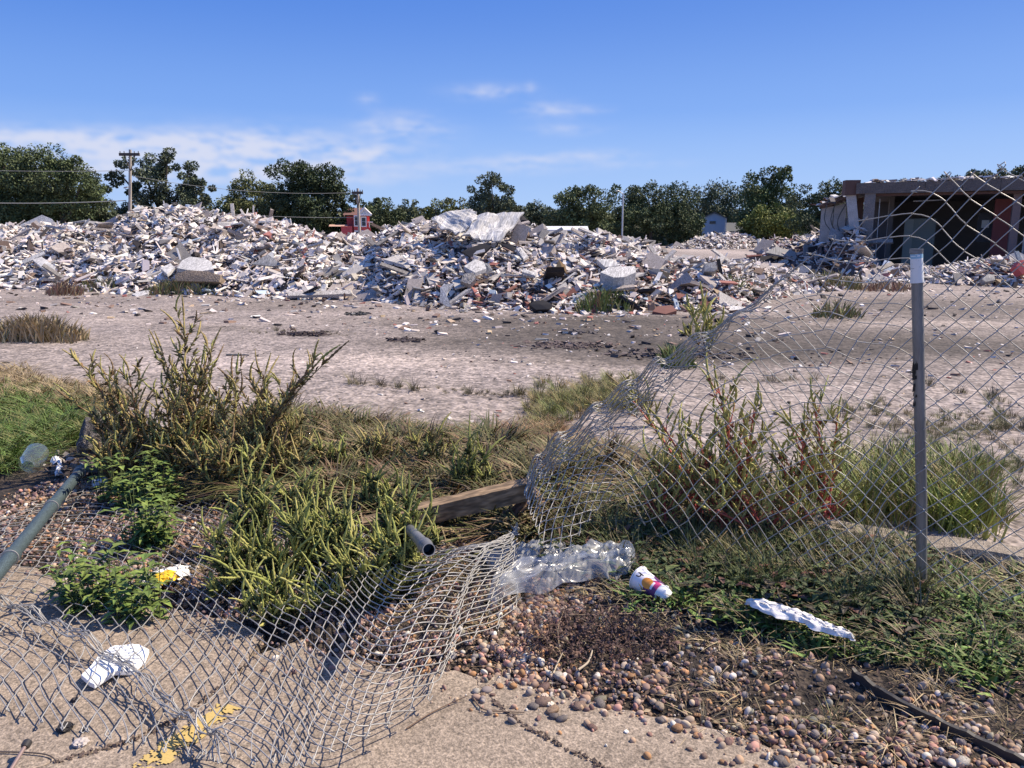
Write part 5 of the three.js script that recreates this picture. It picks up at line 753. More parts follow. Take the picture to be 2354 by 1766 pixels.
// ---------- grasses: nobody could count the blades ----------
function clumpGeo(seed, n, spread, lean, wid) {
  const R = rng(seed), b = new MB();
  for (let i = 0; i < n; i++) {
    const a = R() * 6.283, r = spread * Math.sqrt(R()), o = V(Math.cos(a) * r, 0, Math.sin(a) * r), la = a + (R() - 0.5) * 2.5, l = lean * (0.3 + R()), h = 0.45 + 0.6 * R(), w = wid * (0.6 + 0.7 * R()), s = V(-Math.sin(la + R()), 0, Math.cos(la + R())).multiplyScalar(w), pt = (k) => o.clone().add(V(Math.cos(la) * l * k * k, h * (k - 0.28 * l * k * k), Math.sin(la) * l * k * k)), c = vary(R, [1, 1, 1], 0.25);
    const P = [0, 0.4, 0.75, 1].map(pt); b.quad(P[0].clone().sub(s), P[0].clone().add(s), P[1].clone().addScaledVector(s, 0.85), P[1].clone().addScaledVector(s, -0.85), c); b.quad(P[1].clone().addScaledVector(s, -0.85), P[1].clone().addScaledVector(s, 0.85), P[2].clone().addScaledVector(s, 0.55), P[2].clone().addScaledVector(s, -0.55), c); b.tri(P[2].clone().addScaledVector(s, -0.55), P[2].clone().addScaledVector(s, 0.55), P[3], c);
  }
  return b.geo();
}
function leafyGeo(seed) { const R = rng(seed), b = new MB(); for (let i = 0; i < 11; i++) { const a = R() * 6.283, r = 0.45 * Math.sqrt(R()), p = V(Math.cos(a) * r, 0.15 + 0.5 * R(), Math.sin(a) * r), d = V(Math.cos(a + R()), 0.25 + 0.5 * R(), Math.sin(a + R())).normalize(); b.leaf(p, d, V(-d.z, 0, d.x).normalize(), 0.4 + 0.35 * R(), 0.16 + 0.12 * R(), vary(R, [1, 1, 1], 0.3), 0.3); } return b.geo(); }
const CL = { lawn: clumpGeo(1, 9, 0.7, 0.9, 0.10), leafy: leafyGeo(5), tall: clumpGeo(2, 22, 0.22, 0.5, 0.012), mess: clumpGeo(3, 15, 0.5, 1.5, 0.026), tuft: clumpGeo(4, 40, 0.22, 0.8, 0.013) };
const grassMat = new THREE.MeshStandardMaterial({ vertexColors: true, roughness: 0.7, side: THREE.DoubleSide });
function field(name, label, geo, n, seed, place, pal, h0, h1) {
  const R = rng(seed), im = shadows(new THREE.InstancedMesh(geo, grassMat, n)), m = new THREE.Matrix4(), q = new THREE.Quaternion(), up = V(0, 1, 0), c = new THREE.Color(); let k = 0, guard = 0;
  while (k < n && guard++ < n * 30) { const p = place(R); if (!p) continue; const h = lerp(h0, h1, R()) * (p.k ?? 1), w = h * (0.8 + 0.5 * R()) * (p.w ?? 1); q.setFromAxisAngle(up, R() * 6.283); m.compose(V(p.x, (p.y ?? topY(p.x, p.z)) - 0.004, p.z), q, V(w, h, w)); im.setMatrixAt(k, m); const v = vary(R, pick(R, pal), 0.28); im.setColorAt(k, c.setRGB(v[0], v[1], v[2])); k++; }
  im.count = k; im.name = name; stuff(im, label); return add(im);
}
const P_green = [[5, [0.095, 0.165, 0.03]], [3, [0.14, 0.21, 0.045]], [1, [0.16, 0.16, 0.05]]], P_mix = [[3, [0.09, 0.11, 0.03]], [3, [0.15, 0.14, 0.05]], [2, [0.22, 0.17, 0.09]]], P_dry = [[3, [0.22, 0.16, 0.085]], [1.6, [0.30, 0.23, 0.125]], [3, [0.15, 0.145, 0.05]], [1.6, [0.18, 0.105, 0.06]], [1.6, [0.09, 0.11, 0.03]]], P_yel = [[4, [0.25, 0.30, 0.06]], [2, [0.32, 0.33, 0.09]], [2, [0.15, 0.21, 0.04]]], P_tan = [[3, [0.40, 0.31, 0.18]], [2, [0.32, 0.24, 0.13]], [1, [0.2, 0.17, 0.07]]];
const blob = (list) => (R) => { const [x, y, w, h] = pick(R, list.map((e) => [e[2] * e[3], e])); const p = at(x + (R() + R() - 1) * w, y + (R() + R() - 1) * h, 0.05); return { x: p.x, z: p.z }; };
const ts = (t0, t1, s0, s1, f) => (R) => { const t = lerp(t0, t1, R()), s = lerp(s0, s1, R()); if (f && R() > f(t, s)) return null; const p = TS(t, s); return { x: p.x, z: p.z }; };
const band = (t, s) => sstep(2.88, 3.06, s + 0.13 * N2(t * 2.2, 4) + 0.06 * N2(t * 7, s * 7)) * sstep(-1.05, -0.5, t + 0.2 * N2(s * 3, 1)) * (1 - 0.6 * sstep(3.5, 3.8, s)) * clamp(0.75 + 0.6 * N2(t * 4, s * 4));
field('green_grass', 'short green grass along the foot of the standing fence', CL.lawn, 1500, 401, ts(-1.0, 1.6, 2.8, 3.9, band), [...P_green, [1.5, [0.045, 0.065, 0.016]], [1.2, [0.20, 0.21, 0.08]], [0.8, [0.28, 0.22, 0.13]]], 0.04, 0.11);
field('green_leaves', 'small broad leaved green weeds in the grass by the fence', CL.leafy, 1100, 421, ts(-1.0, 1.6, 2.78, 3.75, band), [[4, [0.10, 0.19, 0.035]], [3, [0.15, 0.25, 0.05]], [1.5, [0.05, 0.09, 0.02]]], 0.045, 0.09);
field('dry_stems', 'dry bent stems lying through the grass by the fence', CL.mess, 420, 422, ts(-1.0, 1.6, 2.9, 3.9), [[3, [0.30, 0.24, 0.14]], [2, [0.17, 0.13, 0.07]]], 0.06, 0.16);
field('rough_grass', 'longer mixed grass between the fence and the kerb at right', CL.mess, 380, 402, ts(-1.3, 1.9, 3.3, 3.9, (t, s) => (0.35 + 0.6 * N2(t * 2, s * 3 + 2)) * (s > 3.7 ? 0.45 : 1)), P_mix, 0.05, 0.12);
field('dark_weeds', 'dark green matted undergrowth below the red stemmed weeds', CL.leafy, 1500, 403, ts(-1.35, 0.3, 3.1, 4.0), [[4, [0.045, 0.075, 0.02]], [2, [0.06, 0.05, 0.03]], [2, [0.08, 0.11, 0.03]], [0.7, [0.16, 0.07, 0.05]]], 0.06, 0.13);
field('dark_weeds', 'thin mixed stems standing in the undergrowth below the red stemmed weeds', CL.tall, 330, 423, ts(-1.35, 0.3, 3.2, 4.0), [[3, [0.10, 0.12, 0.035]], [2, [0.2, 0.17, 0.08]]], 0.10, 0.24);
field('yellow_green_grass', 'tall bright yellow green grass behind the standing fence post', CL.tall, 300, 404, blob([[1960, 1190, 70, 40], [2030, 1150, 110, 50], [2110, 1190, 90, 50], [2210, 1200, 110, 50], [1930, 1110, 90, 30], [2060, 1090, 90, 26], [2180, 1130, 110, 30]]), [...P_yel, [4, [0.25, 0.2, 0.09]], [2, [0.12, 0.13, 0.04]]], 0.10, 0.38);
field('dry_grass', 'dry brown grass along the edge of the lot', CL.mess, 2300, 405, ts(-4.4, -0.6, 3.9, 4.95, (t, s) => clamp(0.55 + 0.9 * N2(t * 1.6, s * 2)) * (1 - sstep(4.4, 4.95, s + 0.25 * N2(t * 2.2, 9)))), [...P_dry, [2.5, [0.13, 0.12, 0.045]], [1, [0.09, 0.055, 0.04]]], 0.08, 0.30);
field('dry_grass', 'dry brown grass and stems under the left clump of pigweed', CL.mess, 1700, 406, ts(-4.4, -1.4, 3.3, 4.15, (t, s) => clamp(0.6 + 0.8 * N2(t * 2, s * 2))), [...P_dry, [5, [0.10, 0.10, 0.032]], [2, [0.07, 0.045, 0.03]]], 0.08, 0.30);
field('green_grass', 'green grass behind the kerb line in the middle', CL.lawn, 900, 407, ts(-3.4, -0.9, 3.55, 4.3, (t, s) => clamp(N2(t * 1.5 + 3, s * 2) * 1.6)), P_mix, 0.05, 0.13);
field('green_grass', 'bright green grass at the left edge around the plastic jar', CL.mess, 2600, 408, blob([[30, 985, 150, 60], [80, 950, 110, 50], [-40, 1040, 140, 50], [150, 1000, 70, 30], [-20, 930, 120, 40]]), [...P_green, [2, [0.2, 0.2, 0.07]]], 0.07, 0.2);
field('dry_grass', 'pale dry grass behind the green grass at the left edge', CL.mess, 1100, 409, blob([[40, 910, 160, 36], [150, 925, 150, 30], [-30, 880, 120, 36]]), P_tan, 0.08, 0.2);
field('lot_grass', 'olive grass growing out of the lot left of the twisted wire', CL.tuft, 330, 410, blob([[1330, 915, 110, 40], [1400, 905, 90, 40], [1280, 935, 80, 40], [1250, 975, 60, 50], [1440, 930, 60, 30]]), [[3, [0.15, 0.17, 0.05]], [2, [0.22, 0.2, 0.08]], [1.5, [0.28, 0.21, 0.1]]], 0.07, 0.17);
field('lot_grass', 'reddish dry grass at the edge of the lot below the twisted wire', CL.mess, 500, 411, blob([[1260, 1010, 70, 30], [1300, 1060, 60, 30], [1180, 1020, 90, 30], [1240, 1050, 50, 30]]), [[3, [0.27, 0.15, 0.08]], [2, [0.33, 0.24, 0.12]]], 0.06, 0.16);
field('lot_grass', 'small grass sprouting along the cracks of the lot', CL.tuft, 260, 412, (R) => { const [a, b] = pick(R, [[5, [[800, 882], [1200, 912]]], [2, [[1180, 905], [1300, 925]]], [3, [[1990, 980], [2354, 990]]], [2, [[2100, 880], [2300, 920]]], [2, [[1600, 870], [1900, 880]]], [2, [[560, 760], [820, 770]]]]); const k = R(), p = at(lerp(a[0], b[0], k) + (R() - 0.5) * 16, lerp(a[1], b[1], k) + (R() - 0.5) * 10, LOT_Y); return { x: p.x, y: LOT_Y, z: p.z, k: R() < 0.15 ? 1.8 : 0.6 }; }, [[2, [0.2, 0.17, 0.09]], [2, [0.12, 0.11, 0.05]], [1, [0.1, 0.08, 0.05]]], 0.04, 0.1);
field('lot_grass', 'scattered grass on the lot behind the standing fence post', CL.tuft, 240, 413, blob([[2180, 1000, 180, 60], [2250, 1080, 160, 60], [2000, 950, 160, 30], [2300, 960, 100, 40]]), P_mix, 0.04, 0.12);
field('straw', 'fallen dry stems and straw over the strip', CL.mess, 330, 415, ts(-3.2, 1.2, 2.3, 3.6, (t, s) => 0.5 + N2(t * 1.3, s * 2)), P_tan, 0.03, 0.09);
function tussock(label, x0, x1, y, top, n, pal, seed) {
  const R = rng(seed), o = at((x0 + x1) / 2, y, LOT_Y), h = (y - top) / FOC * -o.z, b = new MB(o);
  for (let i = 0; i < n; i++) { const px = lerp(x0, x1, R()), f = at(px, y - R() * 6, LOT_Y).add(V(0, 0, -R() * 0.5)), e = Math.sin(clamp((px - x0) / (x1 - x0)) * Math.PI), hh = h * (0.3 + 0.7 * e) * (0.5 + 0.6 * R()), a = R() * 6.283, lean = hh * (0.2 + 0.6 * R()), tip = f.clone().add(V(Math.cos(a) * lean, hh, Math.sin(a) * lean)), m = f.clone().lerp(tip, 0.55).add(V(0, hh * 0.15, 0)), w = 0.008 + 0.010 * R(), s = V(1, 0, R() - 0.5).normalize().multiplyScalar(w), c = vary(R, pick(R, pal), 0.3); b.quad(f.clone().sub(s), f.clone().add(s), m.clone().addScaledVector(s, 0.7), m.clone().addScaledVector(s, -0.7), c); b.tri(m.clone().addScaledVector(s, -0.7), m.clone().addScaledVector(s, 0.7), tip, c); }
  tag(b.build('grass_tuft', VCleaf, null, o), label, 'grass tuft');
}
const olv = [[3, [0.15, 0.16, 0.05]], [2, [0.22, 0.2, 0.09]], [1.5, [0.25, 0.16, 0.09]]], rd = [[3, [0.24, 0.13, 0.09]], [2, [0.3, 0.22, 0.12]]], gn = [[3, [0.12, 0.17, 0.04]], [2, [0.18, 0.2, 0.07]], [1, [0.28, 0.22, 0.1]]];
tussock('reddish grass tuft at the foot of the far left heap', 100, 170, 682, 645, 330, rd, 501); tussock('olive grass right of the reddish tuft at the left heap', 165, 300, 672, 636, 430, olv, 502);
tussock('wide olive grass tuft in front of the tan foundation block', 325, 500, 680, 638, 700, olv, 503); tussock('short reddish grass left of the middle of the lot edge', 575, 650, 672, 648, 260, rd, 504); tussock('olive grass tuft between the left heap and the middle heap', 680, 850, 684, 636, 650, olv, 505);
tussock('small grey green tuft at the foot of the middle heap', 918, 965, 700, 656, 260, olv, 506); tussock('large yellow green grass tuft at the right foot of the middle heap', 1320, 1460, 722, 662, 700, gn, 507); tussock('green grass growing up the brick strewn right heap', 1640, 1730, 700, 634, 520, gn, 508);
tussock('pale dry grass tuft at the left edge on the lot', -60, 165, 792, 722, 800, P_tan, 509); tussock('olive grass in front of the garage corner', 1850, 1990, 668, 622, 380, olv, 510); tussock('weeds on the far rounded rubble heap', 1560, 1720, 568, 541, 700, gn, 511); tussock('reddish grass beside the fence post in front of the garage', 1990, 2110, 672, 642, 260, rd, 512);
tussock('short grass tuft on the dark mud left of the far pigweed', 1525, 1600, 850, 798, 260, gn, 513); tussock('thin grass on the lot behind the wire right of the mud', 1880, 1990, 735, 690, 160, olv, 514);

// ---------- stones ----------
const pebbleGeo = [1, 2, 3, 4].map((s) => { const g = new THREE.IcosahedronGeometry(1, 2), q = g.attributes.position, v = V(); for (let i = 0; i < q.count; i++) { v.fromBufferAttribute(q, i); const k = 1 + 0.20 * N2(v.x * 0.9 + s * 7, v.y * 0.9 + v.z * 0.8) + 0.08 * N2(v.x * 2.2, v.z * 2.2 + s * 5 + v.y); q.setXYZ(i, v.x * k, v.y * k * 0.66, v.z * k * 0.8); } g.computeVertexNormals(); const n = g.attributes.normal; for (let i = 0; i < q.count; i++) { v.fromBufferAttribute(q, i); v.y /= 0.45; v.normalize(); n.setXYZ(i, v.x, v.y, v.z); } return g; });
const stoneCols = [[3, [0.40, 0.27, 0.18]], [2.5, [0.30, 0.20, 0.155]], [1.7, [0.46, 0.36, 0.27]], [2.2, [0.23, 0.135, 0.115]], [2, [0.44, 0.24, 0.115]], [1.3, [0.25, 0.215, 0.20]], [1, [0.62, 0.57, 0.50]], [0.8, [0.20, 0.17, 0.165]], [0.8, [0.46, 0.25, 0.20]], [0.7, [0.30, 0.28, 0.21]]];
const stoneMats = stoneCols.map(([w, c]) => [w, std({ color: lin(...c), roughness: 0.75, map: rep(G_con.map, 0.35) })]);
const walkY = (x, z) => sOf(x, z) < edgeS(tOf(x, z)) ? Math.max(hgt(x, z), slabTop) : hgt(x, z);
{
  const R = rng(601), put = []; let n = 0, guard = 0;
  while (n < 290 && guard++ < 60000) {
    const t = -1.5 + 2.7 * R(), ed = edgeS(t) - 2.13, s = ed + 1.98 + 0.85 * Math.pow(R(), 1.35), dens = clamp(sstep(-1.35, -0.9, t) * (s - ed < 2.1 ? 0.35 + 0.2 * N2(t * 5, s * 9) : 1) * (1 - 0.75 * sstep(2.4, 2.75, s - 0.05 * t)) * (1 - 0.85 * gauss((t + 0.42) / 0.32) * sstep(2.32, 2.42, s))); if (R() > dens) continue;
    const r = 0.0085 + 0.0120 * Math.pow(R(), 1.7) * (1.25 - 0.7 * sstep(2.2, 2.7, s)), p = TS(t, s); if (put.some((o) => Math.hypot(o.x - p.x, o.z - p.z) < (o.r + r) * 0.82)) continue; put.push({ x: p.x, z: p.z, r });
    const o = mesh('pebble', pebbleGeo[Math.floor(R() * 4)], pick(R, stoneMats), null, V(p.x, walkY(p.x, p.z) + r * 0.22, p.z)); o.scale.set(r * (0.9 + 0.5 * R()), r * (0.85 + 0.3 * R()), r); o.rotation.set((R() - 0.5) * 0.7, R() * 6.28, (R() - 0.5) * 0.7); tag(o, 'rounded river pebble lying in the gravel beside the walk', 'pebble', 'river pebbles along the edge of the walk'); n++;
  }
  const N = 26000, im = shadows(new THREE.InstancedMesh(new THREE.IcosahedronGeometry(1, 1), std({ color: lin(1, 1, 1), roughness: 0.8 }), N)), m = new THREE.Matrix4(), q = new THREE.Quaternion(), c = new THREE.Color(); let k = 0; guard = 0;
  while (k < N && guard++ < 900000) {
    const t = R() < 0.5 ? -4.6 + 3.6 * R() : -1.5 + 3.1 * R(), ed = edgeS(t) - 2.13, s = ed + 1.9 + 1.65 * Math.pow(R(), 1.1); let d = 0.55 + 0.5 * N2(t * 2, s * 2.5);
    if (s - ed < 2.12) d *= 0.06 + 0.35 * sstep(2.03, 2.12, s - ed); if (t > -1) d *= lerp(1, 0.3, sstep(2.3, 2.7, s - 0.08 * t)); if (t > -1 && s > 2.95) d *= 0.4; if (t < -1.4) d *= s > 2.15 ? 0.85 : 0.4; if (R() > d) continue;
    const p = TS(t, s), r = (0.0035 + 0.0125 * Math.pow(R(), 2.8)) * (t < -1.4 ? 0.9 : 1); q.setFromEuler(new THREE.Euler(R() * 6, R() * 6, R() * 6)); m.compose(V(p.x, walkY(p.x, p.z) + r * 0.3, p.z), q, V(r * (0.8 + 0.6 * R()), r * (0.5 + 0.4 * R()), r)); im.setMatrixAt(k, m); const v = vary(R, pick(R, t < -1.4 ? [...stoneCols, [4, [0.27, 0.185, 0.165]], [4, [0.17, 0.115, 0.11]], [2, [0.38, 0.28, 0.245]]] : stoneCols), 0.25); im.setColorAt(k, c.setRGB(...v)); k++;
  }
  im.count = k; im.name = 'gravel'; stuff(im, 'small gravel filling the strip beside the walk'); add(im);
}
{ // leaf litter and bark on the strip
  const R = rng(611), b = new MB(); b.tri(V(-0.5, 0, 0), V(0.1, 0.12, 0.28), V(0.5, 0.02, 0)); b.tri(V(-0.5, 0, 0), V(0.5, 0.02, 0), V(0, 0.06, -0.26));
  const N = 13000, im = shadows(new THREE.InstancedMesh(b.geo(), std({ roughness: 0.95, side: THREE.DoubleSide }), N)), m = new THREE.Matrix4(), q = new THREE.Quaternion(), c = new THREE.Color(); let k = 0;
  for (let g = 0; g < 90000 && k < N; g++) { const t = -4.4 + 6 * R(), s = 2.12 + 1.85 * R(); if (R() > 0.35 + 0.5 * N2(t * 1.8, s * 2.2 + 4) + 0.4 * gauss((t + 0.42) / 0.35) * gauss((s - 2.55) / 0.22)) continue; const p = TS(t, s), z = 0.012 + 0.03 * R() * R(); q.setFromEuler(new THREE.Euler((R() - 0.5) * 1.4, R() * 6.3, (R() - 0.5) * 1.4)); m.compose(V(p.x, hgt(p.x, p.z) + 0.004 + 0.008 * R(), p.z), q, V(z, z, z * 0.8)); im.setMatrixAt(k, m); const v = vary(R, pick(R, [[4, [0.10, 0.07, 0.05]], [3, [0.17, 0.115, 0.075]], [1, [0.34, 0.26, 0.18]], [2, [0.06, 0.045, 0.04]]]), 0.3); im.setColorAt(k, c.setRGB(...v)); k++; }
  im.count = k; im.name = 'leaf_litter'; stuff(im, 'brown leaf litter and bark bits on the strip'); add(im);
}
{ // the dead brown brush in front of the bag
  const R = rng(621), o = gz(1370, 1470), t = thing('dry_brush', 'dead brown low bush on the gravel in front of the plastic bag', 'dead bush', o), st = new MB(), lf = new MB();
  for (let i = 0; i < 150; i++) { const a = R() * 6.283, rr = Math.sqrt(R()), f = V(Math.cos(a) * rr * 0.30, 0, Math.sin(a) * rr * 0.15), e = f.clone().add(V((R() - 0.5) * 0.2, 0.03 + 0.09 * R(), (R() - 0.5) * 0.16)), S = curve([f, f.clone().lerp(e, 0.5).add(V((R() - 0.5) * 0.03, 0.02, 0)), e], 4); st.tube(S, (k) => 0.0022 * (1 - 0.6 * k), 4, vary(R, pick(R, [[4, [0.10, 0.06, 0.05]], [1, [0.42, 0.33, 0.2]]]), 0.3), false); for (let k = 0; k < 16; k++) { const p = S[Math.floor(R() * 5)].clone().add(V((R() - 0.5) * 0.02, (R() - 0.5) * 0.02, (R() - 0.5) * 0.02)), d = V(R() - 0.5, R() - 0.3, R() - 0.5).normalize(); lf.leaf(p, d, V(d.z, 0, -d.x).normalize(), 0.008 + 0.012 * R(), 0.006 + 0.005 * R(), vary(R, [0.105, 0.062, 0.05], 0.45), 0.2); } }
  st.build('stem', VC, t); stuff(lf.build('foliage', VCleaf, t));
}

// ---------- litter and small things ----------
function sheetThing(name, label, category, ctr, half, mat, o = {}) {      // a crumpled strip: centre line through pixels, half width at each point, ridged height
  const n = o.n ?? 46, mW = o.m ?? 16, P = ctr.map(([x, y, h]) => at(x, y, h)), org = P[0].clone(), b = new MB(org), top = [], bot = [], sd = o.seed ?? 1;
  for (let i = 0; i <= n; i++) {
    const q = i / n * (P.length - 1), j = Math.min(P.length - 2, Math.floor(q)), c = cat3(P, j, q - j), e = cat3(P, Math.min(P.length - 2, j), clamp(q - j + 0.05)).sub(c), w = lerp(half[j], half[j + 1], q - j), row = [], row2 = []; let side = V(-e.z, 0, e.x); if (side.lengthSq() < 1e-12) side = V(0, 0, 1); side.normalize();
    for (let k = 0; k <= mW; k++) {
      const v = k / mW * 2 - 1, edge = 1 - v * v, p = c.clone().addScaledVector(side, v * w * (1 + 0.3 * N2(i / n * 5 + sd, v > 0 ? 3 : 8) + 0.05 * N2(i / n * 14 + sd, v > 0 ? 3 : 8))), u = i / n, ridge = 1 - Math.abs(N2(u * (o.fu ?? 6) + sd, v * (o.fv ?? 1.6))) - 0.5 * Math.abs(N2(u * (o.fu ?? 6) * 2.3 + sd, v * (o.fv ?? 1.6) * 2.2 + 4));
      const ends = sstep(0, 0.06, u) * (1 - sstep(0.94, 1, u)); p.y += (o.h ?? 0.03) * (0.35 + 0.65 * Math.min(1, edge * 1.8)) * (0.55 + 0.6 * ridge) * (0.3 + 0.7 * ends); p.x += 0.008 * N2(u * 9, v * 3 + sd); p.z += 0.008 * N2(u * 9 + 6, v * 3 + sd); row.push(p); row2.push(p.clone().add(V(0, -(o.th ?? 0.004), 0)));
    }
    top.push(row); bot.push(row2);
  }
  for (let i = 0; i < n; i++) for (let k = 0; k < mW; k++) { b.quad(top[i][k], top[i][k + 1], top[i + 1][k + 1], top[i + 1][k]); if (o.closed) b.quad(bot[i][k], bot[i + 1][k], bot[i + 1][k + 1], bot[i][k + 1]); }
  const gp = [], gi = [], w2 = mW + 1; for (const r of top) for (const p of r) gp.push(p.x - org.x, p.y - org.y, p.z - org.z); for (let i = 0; i < n; i++) for (let k = 0; k < mW; k++) { const a = i * w2 + k; gi.push(a, a + 1, a + w2 + 1, a, a + w2 + 1, a + w2); } const g = new THREE.BufferGeometry(); g.setAttribute('position', new THREE.Float32BufferAttribute(gp, 3)); g.setIndex(gi); g.computeVertexNormals(); return tag(mesh(name, g, mat, null, org), label, category);
}
const film = new THREE.MeshPhysicalMaterial({ color: lin(0.86, 0.88, 0.90), roughness: 0.2, transmission: 0.78, thickness: 0, ior: 1.5, side: THREE.DoubleSide, specularIntensity: 1 });
sheetThing('plastic_bag', 'crumpled clear plastic bag lying under the fallen wire', 'plastic bag', [[1125, 1394, 0.05], [1205, 1360, 0.055], [1285, 1340, 0.055], [1360, 1318, 0.055], [1420, 1312, 0.055], [1462, 1312, 0.055]], [0.03, 0.085, 0.09, 0.14, 0.13, 0.02], film, { h: 0.12, n: 90, m: 34, fu: 1.9, fv: 1.1, seed: 3 });
sheetThing('plastic_wrap', 'grey film of plastic spread under the wire left of the bag', 'plastic film', [[1120, 1300, 0.06], [1200, 1282, 0.08], [1290, 1262, 0.07]], [0.08, 0.12, 0.08], new THREE.MeshPhysicalMaterial({ color: lin(0.75, 0.77, 0.78), roughness: 0.3, transmission: 0.6, thickness: 0, side: THREE.DoubleSide }), { h: 0.05, n: 40, m: 18, seed: 9 });
sheetThing('paper_strip', 'torn strip of white paper or cloth lying on the green grass', 'paper', [[1716, 1388, 0.10], [1770, 1404, 0.11], [1840, 1426, 0.11], [1900, 1452, 0.10], [1962, 1470, 0.09]], [0.010, 0.055, 0.038, 0.030, 0.012], std({ color: lin(0.76, 0.75, 0.73), side: THREE.DoubleSide }), { h: 0.028, n: 70, m: 16, fu: 2.5, fv: 1.2, seed: 21 });
sheetThing('yellow_packet', 'torn white packet with a yellow middle under the fallen wire', 'packet', [[336, 1352, 0.035], [380, 1330, 0.035], [428, 1314, 0.035]], [0.055, 0.07, 0.055], (() => { const cv = document.createElement('canvas'); cv.width = cv.height = 128; const g = cv.getContext('2d'); g.fillStyle = '#f4f2ea'; g.fillRect(0, 0, 128, 128); return std({ color: lin(0.8, 0.79, 0.75), side: THREE.DoubleSide }); })(), { h: 0.03, n: 24, m: 12, seed: 33 });
sheetThing('packet_label', 'yellow label printed on the torn white packet', 'label', [[352, 1346, 0.046], [376, 1334, 0.048], [400, 1326, 0.046]], [0.04, 0.052, 0.045], std({ color: lin(0.74, 0.48, 0.03), side: THREE.DoubleSide }), { h: 0.03, n: 14, m: 10, seed: 33 });
sheetThing('paper_scrap', 'small white scrap beside the footing and the fallen pipe', 'scrap', [[140, 1095, 0.05], [128, 1062, 0.08]], [0.03, 0.025], std({ color: lin(0.8, 0.8, 0.8), side: THREE.DoubleSide }), { h: 0.05, n: 12, m: 8, seed: 41 });
sheetThing('paper_scrap', 'white crumpled scrap under the wire right of the fallen pipe', 'scrap', [[212, 1122, 0.04], [250, 1112, 0.05]], [0.035, 0.03], std({ color: lin(0.7, 0.74, 0.78), side: THREE.DoubleSide }), { h: 0.05, n: 14, m: 8, seed: 43 });
sheetThing('paper_scrap', 'white scrap lying in the dark grass left of the post', 'scrap', [[1625, 1300, 0.06], [1648, 1318, 0.06]], [0.02, 0.02], std({ color: lin(0.75, 0.77, 0.8), side: THREE.DoubleSide }), { h: 0.03, n: 12, m: 8, seed: 45 });
sheetThing('dry_leaf', 'pale tan dry leaf lying among the weeds behind the sprawl', 'leaf', [[696, 1124, 0.10], [722, 1130, 0.10]], [0.018, 0.012], std({ color: lin(0.55, 0.40, 0.22), side: THREE.DoubleSide }), { h: 0.02, n: 10, m: 6, seed: 47 });
sheetThing('dry_leaf', 'pale dry leaf at the lower edge of the plastic bag', 'leaf', [[1326, 1362, 0.05], [1350, 1370, 0.045]], [0.016, 0.010], std({ color: lin(0.55, 0.42, 0.2), side: THREE.DoubleSide }), { h: 0.02, n: 10, m: 6, seed: 49 });
{ // cup
  const A = at(1468, 1330, 0.11), E = at(1530, 1370, 0.085), d = E.clone().sub(A), L = d.length() * 1.02; d.normalize();
  const cv = document.createElement('canvas'); cv.width = 512; cv.height = 256; const g = cv.getContext('2d'); g.fillStyle = '#f2eef0'; g.fillRect(0, 0, 512, 256); const R = rng(71);
  for (let k = 0; k < 3; k++) { const x = k * 170; g.fillStyle = '#c23a78'; g.beginPath(); g.arc(x + 50, 60, 60, 0, 6.3); g.fill(); g.fillStyle = '#6a3a70'; g.beginPath(); g.arc(x + 120, 96, 54, 0, 6.3); g.fill(); g.fillStyle = '#f09a3a'; g.beginPath(); g.arc(x + 70, 132, 46, 0, 6.3); g.fill(); g.fillStyle = '#f2eef0'; g.fillRect(x + 30, 88, 70, 16); g.fillStyle = '#1a1a1c'; g.lineWidth = 9; g.strokeStyle = '#1a1a1c'; g.beginPath(); g.moveTo(x + 40, 190); g.lineTo(x + 40, 236); g.moveTo(x + 40, 214); g.quadraticCurveTo(x + 66, 196, x + 68, 236); g.stroke(); }
  const tx = new THREE.CanvasTexture(cv); tx.colorSpace = THREE.SRGBColorSpace; tx.wrapS = THREE.RepeatWrapping; tx.rotation = Math.PI / 2 * 0;
  const t = thing('paper_cup', 'white paper drink cup with pink and orange print lying on its side', 'cup', A), P = (q) => d.clone().multiplyScalar(L * q), r0 = 0.052, r1 = 0.038;
  const b = new MB(); b.tube([0, 0.2, 0.4, 0.6, 0.8].map(P), (k) => lerp(r0, r1, k), 26, [1, 1, 1], false); b.build('sleeve', std({ map: tx, roughness: 0.5, side: THREE.DoubleSide }), t);
  const rm = new MB(); rm.tube([P(-0.025), P(-0.015), P(0.015), P(0.025)], [r0 + 0.001, r0 + 0.005, r0 + 0.005, r0 + 0.001], 26); rm.build('rim', std({ color: lin(0.82, 0.82, 0.84), roughness: 0.5 }), t);
  const e = new MB(), pts = [0.8, 0.87, 0.93, 0.98, 1.02].map(P); pts[3].y -= 0.006; pts[4].y -= 0.01; const base = new MB(); base.tube(pts, (k, i) => [r1, r1 * 0.98, r1 * 0.86, r1 * 0.9, r1 * 0.55][i], 26); const pp = base.p; for (let i = 0; i < pp.length; i += 3) { const q = N2(pp[i] * 60, pp[i + 2] * 60 + pp[i + 1] * 50); pp[i] += q * 0.004; pp[i + 1] += q * 0.005; } base.build('crushed_base', std({ color: lin(0.74, 0.77, 0.80), roughness: 0.35, metalness: 0.15 }), t);
}
